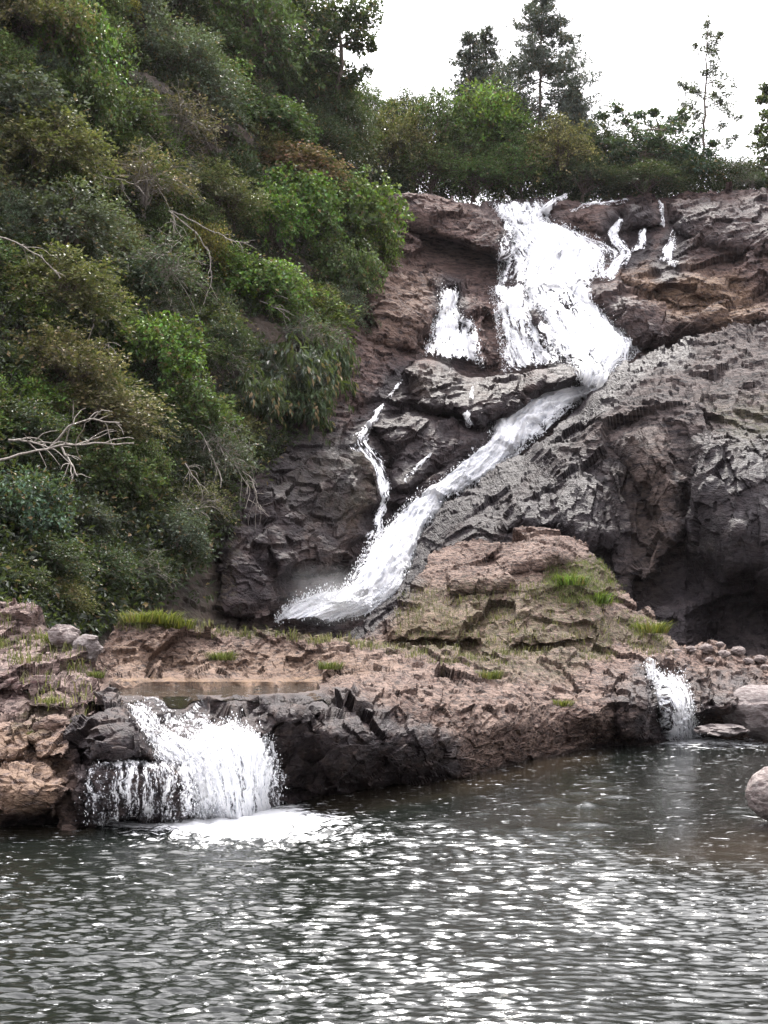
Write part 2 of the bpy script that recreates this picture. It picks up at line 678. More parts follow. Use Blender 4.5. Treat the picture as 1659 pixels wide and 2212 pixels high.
def rock_mesh(name, layer, poly, step, mat, rough_edge=8, attrs=None, skirt=((0.35, -0.05), (1.5, -0.7), (3.0, -3.0)), post=None):
    poly = np.asarray(poly, float)
    x0, y0 = poly.min(0) - 15
    x1, y1 = poly.max(0) + 15
    xs = np.arange(x0, x1 + step, step)
    ys = np.arange(y0, y1 + step, step)
    px, py = np.meshgrid(xs, ys)
    ex = rough_edge * mvec(px, py, 45, 8) + 0.5 * rough_edge * mvec(px, py, 11, 18)
    ey = rough_edge * mvec(px, py, 45, 9) + 0.5 * rough_edge * mvec(px, py, 11, 19)
    keep = inside(poly, px + ex, py + ey)
    V, N = layer.points(px, py)
    g0 = np.linalg.norm(np.gradient(V, axis=0), axis=-1)
    w = sstep(2.0, 5.0, g0 / np.median(g0, axis=1, keepdims=True))
    for _ in range(3):
        w = np.maximum(w, 0.6 * (np.roll(w, 1, 1) + np.roll(w, -1, 1)) / 2)
    Vb = V
    for _ in range(6):
        Vb = 0.25 * np.roll(Vb, 1, 1) + 0.5 * Vb + 0.25 * np.roll(Vb, -1, 1)
    V = V * (1 - w[..., None]) + Vb * w[..., None]
    if post:
        V = post(V, px, py)
    at = {k: f(px, py) for k, f in (attrs or {}).items()}
    for k in ('wet', 'moss', 'tan'):
        if k not in at:
            at[k] = np.zeros_like(px)
    Fc = grid_faces(len(ys), len(xs), keep)
    V, Fc, at = compact(V.reshape(-1, 3), Fc, {k: v.ravel() for k, v in at.items()})
    e = boundary(Fc)
    prev = np.unique(e)
    idx = {int(v): i for i, v in enumerate(prev)}
    ring = prev
    for dy, dz in skirt:
        base = V[prev]
        nv = base + np.stack([0.06 * dy * base[:, 0] / 10, np.full(len(prev), dy * layer.scale), np.full(len(prev), dz * layer.scale)], -1)
        start = len(V)
        V = np.concatenate([V, nv])
        at = {k: np.concatenate([v, v[prev]]) for k, v in at.items()}
        a = np.array([ring[idx[int(v)]] for v in e[:, 0]])
        b = np.array([ring[idx[int(v)]] for v in e[:, 1]])
        ring = np.arange(start, start + len(prev))
        c = np.array([ring[idx[int(v)]] for v in e[:, 1]])
        d = np.array([ring[idx[int(v)]] for v in e[:, 0]])
        Fc = np.concatenate([Fc, np.stack([b, a, d, c], -1)])
    o = link(name, mesh_np(name, V, Fc, False, at), mat)
    return o


TALL = [
    ('crest_water', [(1064, 452), (1090, 488), (1104, 505)], [(1172, 444), (1178, 480), (1192, 505)], 0.66, 0.25, 0.5),
    ('upper_fan', [(1100, 492), (1086, 540), (1084, 622)], [(1186, 492), (1330, 548), (1306, 622)], 0.64, 0.35, 0.5),
    ('upper_fan', [(1130, 488), (1140, 540), (1130, 640)], [(1220, 505), (1290, 545), (1270, 640)], 0.92, 0.45, 0.5),
    ('middle_curtain', [(1060, 624), (1076, 705), (1094, 806)], [(1146, 626), (1150, 690), (1185, 760), (1214, 796)], 0.7, 0.3, 0.5),
    ('middle_curtain', [(1136, 620), (1166, 690), (1205, 790)], [(1252, 618), (1315, 692), (1378, 770)], 0.72, 0.35, 0.45),
    ('middle_curtain', [(1190, 690), (1205, 750), (1262, 838)], [(1320, 700), (1372, 768), (1300, 838)], 0.8, 0.4, 0.5),
    ('chute', [(1262, 812), (1248, 846), (1170, 858), (1062, 915), (1050, 965), (962, 1040), (882, 1100), (796, 1190), (748, 1280), (690, 1325)],
              [(1306, 812), (1280, 858), (1236, 886), (1134, 978), (1046, 1044), (962, 1096), (905, 1170), (886, 1240), (850, 1300), (790, 1345)], 1.3, 0.75, 0.75),
    ('plunge_foam', [(690, 1288), (625, 1312), (598, 1346)], [(860, 1290), (790, 1335), (700, 1352)], 1.3, 0.4, 0.5),
    ('side_fall', [(952, 632), (948, 668), (936, 705), (920, 780)], [(988, 632), (986, 668), (1022, 702), (1044, 792)], 0.74, 0.3, 0.5),
]
LOW = [
    ('main_spill', [(446, 1566), (410, 1640), (425, 1784)], [(500, 1580), (580, 1605), (622, 1778)], 0.86, 0.18, 0.55),
    ('main_spill', [(445, 1566), (420, 1600), (405, 1680)], [(490, 1582), (560, 1610), (590, 1690)], 0.7, 0.14, 0.5),
    ('left_spill', [(270, 1535), (318, 1600), (345, 1652)], [(315, 1535), (385, 1600), (470, 1660)], 0.5, 0.16, 0.4),
    ('left_spill', [(325, 1605), (370, 1650), (430, 1782)], [(450, 1610), (480, 1660), (500, 1782)], 0.74, 0.2, 0.6),
    ('thin_veil', [(215, 1648), (202, 1700), (186, 1780)], [(410, 1640), (430, 1700), (440, 1778)], 0.33, 0.14, 0.3),
    ('thin_veil', [(300, 1508), (335, 1540), (380, 1592)], [(430, 1508), (442, 1540), (450, 1590)], 0.30, 0.08, 0.2),
]

TR = [
    ('thin zigzag trickle joining the fan of the tall waterfall from the upper right', [(1342, 478), (1320, 508), (1356, 548), (1312, 612)], [12, 16, 16, 24], 0.85),
    ('short straight trickle at the top of the cliff under the slender tree', [(1427, 433), (1429, 495)], [6, 8], 0.75),
    ('small white splash of water on dark rock right of the zigzag trickle', [(1388, 500), (1378, 545)], [12, 22], 0.75),
    ('faint broken trickle farthest right on the dark upper cliff', [(1462, 498), (1442, 580)], [14, 26], 0.55),
    ('narrow slanting trickle just right of the waterfall crest', [(1224, 426), (1200, 440), (1178, 474)], [10, 9, 12], 0.75),
    ('flat thread of water along the cliff rim right of the crest', [(1362, 433), (1310, 440), (1230, 462)], [6, 7, 4], 0.62),
    ('lacy web of water spreading down dark rock beside the left hillside', [(868, 822), (805, 908), (770, 962), (815, 1020), (830, 1090), (800, 1190)], [8, 12, 26, 34, 14, 26], 0.62),
    ('short crooked trickle in the middle of the dark centre rock', [(1008, 888), (1022, 910), (1012, 935)], [8, 8, 10], 0.7),
    ('thin slanting trickle low on the dark centre rock', [(930, 984), (895, 1015), (870, 1042)], [6, 10, 8], 0.65),
    ('tiny trickle over the lip of the block above the chute', [(1022, 843), (1016, 872)], [6, 8], 0.6),
]


def water_calm(table, px, py, lo=0.3):
    w = np.zeros_like(px)
    for nm, L, R, *_ in table:
        w = np.maximum(w, sstep(-18, 8, sdist(list(L) + list(R)[::-1], px, py)))
    if table is TALL:
        for lab, pts, wd, dn in TR:
            w = np.maximum(w, 0.8 * sstep(30, 8, pdist(pts, px, py, False)))
    return 1 - (1 - lo) * w


# ---- measured distances of the gorge: left hillside and waterfall cliff share one field
GORGE = [
    (-300, 1420, 20), (-300, 900, 25), (-300, 300, 31), (-300, -250, 38),
    (0, 1420, 23), (0, 1340, 24), (0, 1000, 27.5), (0, 600, 32), (0, 200, 37), (0, -250, 43),
    (300, 1420, 29), (300, 1340, 30), (300, 1000, 33), (300, 600, 38), (300, 200, 44), (300, -250, 50),
    (560, 1400, 34), (560, 1250, 35), (560, 1000, 37.5), (560, 700, 42), (560, 300, 50), (560, -100, 58),
    (740, 1400, 36), (740, 1150, 38.5), (740, 950, 41), (740, 700, 47), (740, 400, 56), (740, 150, 63),
    (830, 560, 53), (850, 430, 60), (1000, 432, 61), (1150, 440, 61.5), (1300, 432, 62), (1480, 412, 62), (1700, 405, 61),
    (900, 560, 56.5), (1000, 610, 55.5), (1090, 520, 58.5), (1200, 520, 58.5), (1330, 520, 59), (1500, 520, 58), (1700, 540, 56),
    (1080, 615, 56), (1200, 618, 55.8), (1300, 615, 56.5), (1450, 600, 56), (1700, 640, 54),
    (840, 700, 49.5), (940, 640, 53.5), (1000, 780, 50.5), (1080, 640, 53.8), (1190, 640, 53.5), (1100, 795, 50.5), (1190, 785, 50), (1300, 790, 50), (1380, 760, 52), (1450, 740, 54), (1700, 740, 53),
    (860, 800, 47.5), (1000, 840, 48.5), (1200, 840, 48), (870, 950, 44), (1000, 930, 45.5), (1050, 960, 45.5), (900, 1080, 42), (1000, 1080, 43),
    (830, 1180, 39.5), (830, 1340, 37), (700, 1345, 36), (900, 1340, 37), (1100, 1300, 41), (1500, 1300, 46), (1700, 1000, 50), (1300, 1000, 47), (1700, 1420, 44), (1000, 1420, 37)]
BUL = [
    # ledges and blocks of the cliff: outline, how far it stands out, rounding of its edge
    ([(838, 425), (1000, 425), (1112, 500), (1098, 560), (1000, 528), (890, 484), (846, 470)], 3.0, 16),
    ([(800, 640), (850, 560), (960, 590), (985, 625), (930, 700), (900, 760), (800, 740)], 1.6, 45),
    ([(985, 625), (1030, 613), (1062, 640), (1058, 690), (1075, 790), (1030, 790), (1010, 700), (985, 670)], 1.5, 28),
    ([(880, 800), (925, 775), (1000, 800), (1120, 815), (1190, 790), (1255, 782), (1284, 810), (1278, 838), (1150, 862), (1060, 905), (1040, 930), (900, 880)], 3.0, 40),
    ([(800, 920), (880, 880), (1040, 930), (1055, 960), (980, 1030), (880, 1095), (845, 1060), (840, 980)], 1.7, 55),
    ([(1245, 622), (1330, 622), (1420, 640), (1540, 650), (1659, 640), (1720, 700), (1500, 735), (1390, 755), (1330, 700)], 2.4, 60),
    ([(1340, 600), (1450, 575), (1560, 610), (1600, 650), (1480, 660), (1380, 635)], 1.6, 45),
    ([(1180, 440), (1330, 436), (1340, 480), (1300, 505), (1190, 490)], 1.2, 30),
    ([(1345, 440), (1420, 430), (1430, 480), (1350, 500)], 1.3, 30),
    ([(1435, 432), (1720, 420), (1720, 560), (1560, 540), (1460, 500)], 1.7, 60),
    ([(560, 1080), (700, 1000), (790, 1060), (800, 1150), (740, 1230), (600, 1250)], 1.2, 60),
    ([(470, 1180), (560, 1120), (640, 1200), (600, 1330), (480, 1330)], 1.3, 60),
    ([(1150, 650), (1168, 690), (1190, 750), (1172, 755), (1152, 700)], 0.9, 10),
    ([(1132, 470), (1156, 470), (1158, 488), (1134, 490)], 0.6, 9),
]
STR = ((0.9, 0.1, 0.45), (-0.1, 1, 0), (-0.9, 0.2, 1.7))
SLABFACE = [(872, 478), (1095, 560), (1085, 618), (960, 604), (905, 550)]
gorge = Layer(GORGE, BUL, 1.25, 3, lambda x, y: water_calm(TALL, x, y) * (1 - 0.65 * sstep(-8, 15, sdist(SLABFACE, x, y))), STR, 0.9, 1.0, 0.6)

WATER_PATHS = [  # wet rock keeps near the running water
    [(1110, 450), (1130, 500), (1190, 620), (1200, 700), (1240, 790), (1285, 830), (1150, 890), (1050, 970), (900, 1110), (800, 1220), (700, 1340)],
    [(970, 630), (980, 780)], [(865, 825), (800, 910), (765, 965), (820, 1010), (835, 1080), (800, 1180)], [(1340, 480), (1320, 510), (1350, 560)],
    [(1390, 460), (1380, 540)], [(1470, 490), (1440, 580)], [(1010, 870), (930, 985), (870, 1040)]]


def cliff_wet_dark(px, py):
    w = np.zeros_like(px)
    for k, pth in enumerate(WATER_PATHS):
        wid = 150 if k == 0 else 55
        w = np.maximum(w, sstep(wid, 15, pdist(pth, px, py, False)))
    w = np.maximum(w, 0.95 * sstep(-30, 40, sdist([(840, 780), (1000, 790), (1285, 790), (1270, 860), (1050, 960), (880, 1110), (800, 1240), (760, 960)], px, py)))
    w = np.maximum(w, 0.8 * sstep(-60, 60, sdist([(1250, 620), (1350, 640), (1420, 700), (1500, 720), (1380, 770), (1320, 720)], px, py)))
    w = np.maximum(w, 0.92 * sstep(-60, 80, sdist([(480, 900), (740, 900), (800, 1050), (780, 1200), (600, 1360), (100, 1400), (60, 1150)], px, py)))  # darkens the left rock wall
    w = np.maximum(w, 0.7 * sstep(-50, 60, sdist([(1340, 420), (1720, 400), (1720, 560), (1450, 570), (1360, 520)], px, py)))
    w = np.where(sdist([(845, 425), (1000, 430), (1090, 480), (1060, 520), (880, 500)], px, py) > -10, w * 0.3, w)
    return np.clip(w + 0.25 * mvec(px, py, 40, 5), 0, 1)


def cliff_tan(px, py):
    a = 0.8 * sstep(-30, 30, sdist([(1330, 600), (1450, 575), (1600, 610), (1659, 660), (1600, 710), (1450, 690), (1400, 640)], px, py))
    b = 0.7 * sstep(-25, 25, sdist([(880, 820), (940, 800), (1080, 830), (1130, 850), (1000, 880), (900, 880)], px, py))
    c = 0.45 * sstep(-40, 60, sdist([(620, 1000), (790, 1050), (790, 1160), (700, 1280), (560, 1330), (620, 1150)], px, py))
    d = 0.35 * sstep(-40, 40, sdist([(800, 560), (960, 590), (900, 750), (800, 760)], px, py))
    return np.clip(np.maximum.reduce([a, b, c, d]), 0, 1)


def cliff_moss(px, py):
    a = 0.6 * sstep(-30, 40, sdist([(620, 930), (820, 960), (800, 1130), (640, 1120), (540, 1060)], px, py))
    b = 0.55 * sstep(-20, 30, sdist([(880, 815), (960, 805), (1060, 850), (940, 880)], px, py))
    return np.maximum(a, b)


cliff = rock_mesh('cliff', gorge, [(480, 1420), (480, 880), (640, 760), (760, 640), (800, 520), (832, 428), (1000, 432), (1060, 442), (1170, 436), (1300, 432), (1420, 416), (1520, 402), (1760, 398), (1760, 800), (1300, 1000), (1000, 1420)], 2.4, M_cliff, 7,
                  {'wet': cliff_wet_dark, 'tan': cliff_tan, 'moss': cliff_moss}, ((0.6, 0.0), (3.0, 0.2), (8.0, 0.3)))
tag(cliff, 'stepped brown rock cliff that the tall waterfall runs down', 'cliff', kind='structure')
hill = rock_mesh('hillside', gorge, [(-320, 1430), (-320, -260), (540, -140), (610, 150), (720, 330), (838, 432), (800, 640), (700, 800), (520, 960), (520, 1420)], 7, M_soil, 10, {},
                 ((1.0, 0.0), (4.0, 0.1), (10.0, 0.1)))
tag(hill, 'steep overgrown hillside left of the waterfall', 'hillside', kind='structure')

# ---- right bluff
BLUFF = [
    (740, 1375, 35.2), (830, 1320, 36), (890, 1230, 37.5), (905, 1170, 38.5), (960, 1095, 40), (1050, 1030, 42), (1130, 985, 43.5), (1250, 890, 46), (1300, 830, 47.5), (1385, 768, 50), (1500, 738, 51.5), (1720, 690, 53),
    (1000, 1120, 37), (1100, 1050, 38.5), (1200, 980, 39), (1300, 920, 39.5), (1400, 890, 39.5), (1300, 870, 43), (1420, 820, 44.5), (1500, 890, 38.5), (1600, 910, 37.5), (1720, 900, 36.5), (1600, 800, 45),
    (1000, 1250, 34), (1150, 1150, 35.5), (1250, 1080, 36.5), (1330, 1000, 37.2), (1300, 1200, 35.2), (1400, 1050, 36.6), (1480, 1100, 36.2), (1520, 980, 37), (1400, 1250, 35.0), (1500, 1250, 35.2), (1720, 1050, 35.3), (1600, 1150, 34.2),
    (1000, 1420, 32.5), (1200, 1420, 33.2), (1380, 1420, 33.8), (1500, 1420, 34), (1720, 1420, 33), (1450, 1330, 34.4), (1720, 1250, 33.5)]
BB = [
    ([(1330, 960), (1420, 930), (1480, 1040), (1470, 1180), (1420, 1260), (1360, 1240), (1400, 1120)], 1.3, 35),
    ([(1100, 1060), (1260, 1010), (1330, 1060), (1330, 1180), (1280, 1200), (1200, 1140), (1080, 1150)], 1.2, 50),
    ([(1500, 950), (1720, 900), (1720, 1260), (1560, 1260), (1500, 1200)], 1.4, 60),
    ([(1490, 1320), (1560, 1285), (1640, 1275), (1740, 1300), (1740, 1450), (1500, 1450)], -1.4, 70),
    ([(1390, 1290), (1480, 1270), (1520, 1300), (1510, 1420), (1400, 1420)], 1.3, 40),
]
CHUTE_EDGE = [(740, 1375), (800, 1335), (862, 1275), (890, 1230), (896, 1172), (958, 1095), (1050, 1022), (1130, 978), (1245, 886), (1300, 826), (1385, 766)]
bluff = Layer(BLUFF, BB, 1.1, 41, lambda x, y: 0.5 + 0.5 * sstep(10, 40, pdist(CHUTE_EDGE, x, y, False)), ((1.6, 0.1, -0.35), (0.1, 1.2, 0.1), (0.25, 0.1, 0.5)), 0.95, 1.0, 0.7)


def bluff_wet_shade(px, py):
    w = 1.0 * sstep(85, 20, pdist([(740, 1375), (890, 1230), (905, 1170), (960, 1095), (1130, 985), (1250, 890), (1385, 768), (1450, 750)], px, py, False))
    w = np.maximum(w, 0.95 * sstep(-70, 60, sdist([(960, 1180), (1040, 1060), (1230, 985), (1350, 985), (1350, 1180), (1300, 1300), (1100, 1160)], px, py)))  # shade of the bluff face put into the wet darkening
    w = np.maximum(w, 0.95 * sstep(-50, 60, sdist([(1480, 960), (1740, 900), (1740, 1440), (1300, 1440), (1280, 1250), (1420, 1260), (1460, 1150)], px, py)))  # lower right face also darkened in colour for its shade
    return np.clip(w + 0.3 * mvec(px, py, 35, 6), 0, 1)


def bluff_moss(px, py):
    return np.maximum(0.5 * sstep(-30, 40, sdist([(1520, 870), (1720, 860), (1720, 1000), (1600, 1000)], px, py)), 0.4 * sstep(-20, 30, sdist([(1480, 1180), (1560, 1120), (1560, 1250)], px, py)))


def bluff_tan(px, py):
    return 0.16 * sstep(-25, 30, sdist([(1330, 960), (1430, 930), (1480, 1040), (1470, 1180), (1420, 1260), (1370, 1230)], px, py))


bl = rock_mesh('rock_bluff', bluff, [(735, 1430), (738, 1378), (800, 1335), (862, 1275), (882, 1238), (896, 1172), (958, 1090), (1050, 1022), (1130, 978), (1245, 886), (1296, 826), (1385, 766), (1500, 740), (1760, 686), (1760, 1440)], 2.4, M_bluff, 6,
               {'wet': bluff_wet_shade, 'moss': bluff_moss, 'tan': bluff_tan}, ((0.5, -0.3), (1.5, -1.5), (2.5, -6)))
tag(bl, 'massive dark rock bluff with sunlit sloping top right of the chute', 'rock bluff', kind='structure')

# ---- grassy rock mound below the bluff
MOUND = [(740, 1378, 27.5), (900, 1268, 29.5), (950, 1195, 31), (1050, 1155, 31.5), (1200, 1140, 31.5), (1290, 1205, 31), (1345, 1265, 30.5), (1450, 1370, 29), (1520, 1405, 28.5),
         (900, 1330, 27.5), (1000, 1260, 28.5), (1100, 1220, 29), (1200, 1200, 29), (1260, 1260, 28.5), (1150, 1300, 27.6), (1000, 1340, 26.6), (1300, 1330, 27.2),
         (740, 1430, 25.5), (1000, 1430, 25.0), (1250, 1430, 25.2), (1560, 1430, 26)]
MB_ = [([(820, 1325), (930, 1310), (1040, 1330), (1040, 1385), (830, 1390)], 0.7, 30), ([(1040, 1180), (1190, 1150), (1280, 1200), (1240, 1215), (1090, 1240)], 0.5, 30),
       ([(960, 1240), (1080, 1220), (1110, 1270), (980, 1290)], 0.6, 25), ([(1090, 1380), (1200, 1350), (1290, 1370), (1180, 1400)], 0.4, 16)]
mound = Layer(MOUND, MB_, 0.62, 77, None, ((0.8, 0.1, 0.2), (0, 1, 0), (-0.5, 0.2, 1.5)), 1.0, 1.0, 0.4)
mo = rock_mesh('rock_mound', mound, [(735, 1440), (745, 1378), (840, 1322), (900, 1266), (925, 1205), (985, 1165), (1060, 1148), (1205, 1136), (1250, 1160), (1292, 1203), (1345, 1262), (1400, 1320), (1450, 1372), (1560, 1408), (1570, 1440)], 2.3, M_shelf, 6,
               {'wet': lambda x, y: 0.6 * sstep(30, 5, pdist([(745, 1378), (840, 1322), (900, 1266)], x, y, False)),
                'moss': lambda x, y: np.clip(0.75 * sstep(-20, 30, sdist([(1180, 1220), (1290, 1205), (1345, 1270), (1300, 1300), (1190, 1300)], x, y)) + 0.55 * sstep(-30, 30, sdist([(860, 1280), (1180, 1260), (1460, 1370), (1440, 1440), (840, 1440)], x, y)), 0, 1),
                'tan': lambda x, y: 0.35 * sstep(-20, 30, sdist([(830, 1310), (1060, 1320), (1060, 1400), (820, 1400)], x, y))}, ((0.5, -0.2), (1.5, -1.2), (3, -4)))
tag(mo, 'rounded rock mound with green grass below the dark bluff', 'rock mound', kind='structure')

# ---- rock shelf that dams the upper pool; the lower falls run down its front
Zt = 1.10
SHELF = [
    # front foot at the water, and below it
    (150, 1790, 'z', 0.0), (250, 1778, 'z', 0.0), (400, 1772, 'z', 0.0), (520, 1768, 'z', 0.0), (600, 1745, 'z', 0.0), (700, 1722, 'z', 0.0), (800, 1708, 'z', 0.0), (900, 1690, 'z', 0.0), (1000, 1678, 'z', 0.0), (1100, 1655, 'z', 0.0), (1280, 1616, 'z', 0.0), (1430, 1602, 'z', 0.0), (1560, 1596, 'z', 0.0), (1720, 1590, 'z', 0.0),
    (150, 1850, 'z', -0.5), (400, 1840, 'z', -0.5), (600, 1810, 'z', -0.5), (800, 1770, 'z', -0.5), (1000, 1735, 'z', -0.5), (1280, 1660, 'z', -0.4), (1500, 1630, 'z', -0.4), (1720, 1620, 'z', -0.4),
    # face
    (180, 1640, 12.3), (300, 1640, 12.4), (420, 1645, 12.5), (540, 1660, 12.6), (620, 1640, 13.1), (700, 1620, 13.4), (850, 1600, 14.6), (950, 1590, 15.6), (1100, 1560, 17.6), (1280, 1540, 20.0), (1400, 1520, 21.6), (1450, 1530, 22.2), (1580, 1520, 23),
    (200, 1560, 12.7), (330, 1570, 12.8), (450, 1570, 13.0), (560, 1570, 13.2), (680, 1540, 13.8),
    # lip of the pool and the crest beyond
    (230, 1504, 13.9), (330, 1504, 13.95), (450, 1503, 14.0), (560, 1502, 14.1), (640, 1500, 14.3), (240, 1540, 13.2), (330, 1542, 13.3), (450, 1542, 13.45), (560, 1540, 13.6), (720, 1492, 15.2), (820, 1500, 15.8), (950, 1490, 17.0),
    (220, 1478, 'z', 1.10), (330, 1494, 'z', 1.09), (330, 1482, 'z', 1.09), (500, 1494, 'z', 1.09), (500, 1482, 'z', 1.09), (640, 1490, 'z', 1.09), (640, 1481, 'z', 1.09),
    (230, 1468, 20.2), (400, 1471, 20.6), (560, 1472, 20.6), (700, 1470, 20.0), (300, 1400, 21.3), (500, 1400, 21.6), (300, 1342, 22.2), (400, 1345, 22.6), (520, 1358, 22.8), (640, 1362, 22.8), (700, 1420, 21.0),
    (800, 1385, 22.8), (850, 1440, 19.6), (1000, 1405, 23), (1000, 1450, 20.0), (1150, 1405, 24), (1150, 1470, 21.2), (1300, 1400, 25), (1300, 1450, 23), (1400, 1440, 23.8), (1400, 1395, 25.4), (1480, 1450, 24.2), (1560, 1408, 26), (1720, 1440, 26.5), (1720, 1500, 24.5)]
SB = [
    ([(170, 1560), (240, 1520), (320, 1580), (330, 1640), (200, 1645), (150, 1620)], 0.35, 30),
    ([(190, 1660), (300, 1645), (400, 1665), (425, 1740), (400, 1775), (190, 1780)], 0.35, 30),
    ([(560, 1600), (600, 1560), (680, 1560), (700, 1640), (660, 1720), (610, 1720)], -0.35, 30),
    ([(690, 1540), (800, 1540), (980, 1590), (980, 1680), (720, 1720), (690, 1640)], 0.4, 50),
    ([(560, 1515), (680, 1515), (720, 1545), (600, 1560)], 0.3, 20),
    ([(1380, 1450), (1430, 1460), (1440, 1590), (1390, 1590)], -0.5, 20),
    ([(1510, 1450), (1640, 1480), (1640, 1540), (1560, 1560), (1500, 1540)], 0.9, 30),
    ([(1330, 1490), (1385, 1450), (1420, 1530), (1435, 1595), (1330, 1605)], 0.5, 25),
]


def shelf_calm(px, py):
    a = sstep(20, 5, -sdist([(222, 1474), (690, 1474), (700, 1488), (640, 1499), (222, 1503)], px, py))
    return (1 - 0.93 * np.clip(a, 0, 1)) * water_calm(LOW, px, py, 0.55)


shelf = Layer(SHELF, SB, 0.33, 15, shelf_calm, ((0.8, 0.1, 0.3), (0, 1, 0), (-0.5, 0.2, 1.35)), 1.0, 1.6, 0.3)


def shelf_wet(px, py):
    w = sstep(-25, 25, sdist([(150, 1530), (240, 1495), (700, 1492), (830, 1540), (980, 1600), (1000, 1690), (600, 1790), (150, 1800)], px, py))
    w = np.maximum(w, sstep(-25, 20, sdist([(1370, 1440), (1480, 1440), (1530, 1520), (1530, 1610), (1360, 1610)], px, py)))
    w = np.maximum(w, 0.75 * sstep(-25, 30, sdist([(1290, 1470), (1640, 1450), (1659, 1540), (1560, 1560), (1420, 1610), (1330, 1610)], px, py)))
    line = [(600, 1745), (700, 1722), (1000, 1678), (1280, 1616), (1430, 1602)]
    return np.clip(np.maximum(w + 0.35 * mvec(px, py, 25, 7) - 0.05, 0.8 * sstep(16, 2, pdist(line, px, py, False))), 0, 1)


def shelf_tan(px, py):
    a = sstep(9, 2, pdist([(250, 1466), (420, 1470), (560, 1471), (690, 1468)], px, py, False))
    b = 0.45 * sstep(-20, 40, sdist([(230, 1380), (700, 1390), (900, 1440), (700, 1475), (230, 1475)], px, py))
    c = 0.7 * sstep(7, 1, pdist([(900, 1688), (1000, 1674), (1280, 1612)], px, py, False))
    return np.maximum.reduce([a, b, c])


def shelf_moss(px, py):
    a = 0.7 * sstep(18, 4, pdist([(270, 1340), (420, 1348), (640, 1366), (800, 1392), (1000, 1408), (1300, 1402)], px, py, False))
    b = 0.45 * sstep(-20, 30, sdist([(930, 1410), (1300, 1410), (1240, 1470), (1080, 1480)], px, py))
    return np.maximum(a, b)


def sink(V, px, py):
    w = sstep(-1.5, 2.5, sdist([(238, 1473), (470, 1475), (685, 1475), (690, 1486), (640, 1494), (560, 1498), (330, 1500), (238, 1500)], px, py + 1.2 * mvec(px, py, 40, 3)))
    V[..., 2] -= w * 0.7
    return V


sh = rock_mesh('rock_shelf', shelf, [(130, 1850), (140, 1560), (200, 1440), (260, 1350), (330, 1338), (420, 1346), (560, 1356), (680, 1368), (800, 1390), (1000, 1406), (1200, 1402), (1400, 1390), (1540, 1400), (1760, 1436), (1760, 1640), (1300, 1660), (1000, 1740), (620, 1810), (500, 1850)], 2.2, M_shelf, 4,
               {'wet': shelf_wet, 'tan': shelf_tan, 'moss': shelf_moss}, ((0.6, -0.1), (2.0, -0.8), (5.0, -4.0)), sink)
tag(sh, 'low brown rock shelf across the gorge between the two pools', 'rock shelf', kind='structure')

# ---- left bank of broken blocks
BANK = [(-200, 1320, 17.5), (0, 1318, 17), (60, 1330, 16.8), (120, 1370, 16.4), (180, 1420, 15.6), (215, 1480, 14.4), (220, 1540, 13.2), (150, 1560, 12.8), (160, 1640, 12.2), (200, 1700, 12.0), (190, 1782, 'z', 0.0), (100, 1784, 'z', 0.0), (0, 1792, 'z', 0.0), (-200, 1800, 'z', 0.0),
        (0, 1400, 15.6), (80, 1440, 15.0), (0, 1500, 14.0), (120, 1500, 13.8), (0, 1580, 13.0), (80, 1580, 13.0), (0, 1640, 12.5), (100, 1660, 12.2), (0, 1700, 11.9), (60, 1700, 11.9), (-200, 1600, 12.6), (200, 1850, 'z', -0.5), (0, 1860, 'z', -0.5), (-200, 1870, 'z', -0.5), (240, 1420, 16.5), (240, 1600, 13)]
BKB = [([(-30, 1655), (20, 1640), (95, 1660), (150, 1700), (130, 1760), (40, 1790), (-30, 1770)], 0.5, 30), ([(80, 1555), (150, 1550), (165, 1590), (140, 1640), (80, 1640), (60, 1600)], 0.35, 20),
       ([(60, 1470), (200, 1470), (215, 1510), (150, 1545), (60, 1520)], 0.35, 22), ([(-30, 1540), (60, 1550), (60, 1640), (-30, 1640)], 0.3, 22), ([(-30, 1400), (90, 1420), (150, 1470), (40, 1500), (-30, 1490)], 0.4, 30),
       ([(150, 1660), (205, 1650), (215, 1780), (150, 1785)], 0.25, 20)]
bank = Layer(BANK, BKB, 0.34, 33, None, ((0.9, 0, 0.2), (0, 1, 0), (-0.2, 0.2, 1.25)), 1.0, 1.6, 0.4)
bk = rock_mesh('rock_bank', bank, [(-220, 1870), (-220, 1318), (0, 1314), (50, 1318), (110, 1350), (170, 1395), (205, 1450), (218, 1510), (190, 1560), (168, 1600), (190, 1660), (212, 1720), (205, 1800), (215, 1870)], 2.2, M_bank, 6,
               {'wet': lambda x, y: np.maximum(sstep(22, 4, pdist([(-220, 1800), (0, 1792), (100, 1784), (200, 1782)], x, y, False)), 0.9 * sstep(-10, 25, sdist([(150, 1600), (230, 1560), (230, 1800), (140, 1790)], x, y))),
                'tan': lambda x, y: 0.75 * sstep(-30, 40, sdist([(-30, 1560), (160, 1560), (140, 1780), (-30, 1780)], x, y)),
                'moss': lambda x, y: 0.5 * sstep(-15, 20, sdist([(60, 1500), (200, 1530), (120, 1560), (80, 1600), (20, 1600)], x, y))}, ((0.4, -0.1), (1.5, -0.8), (4.0, -3.5)))
tag(bk, 'broken pinkish rock bank at the left edge of the pool', 'rock bank', kind='structure')


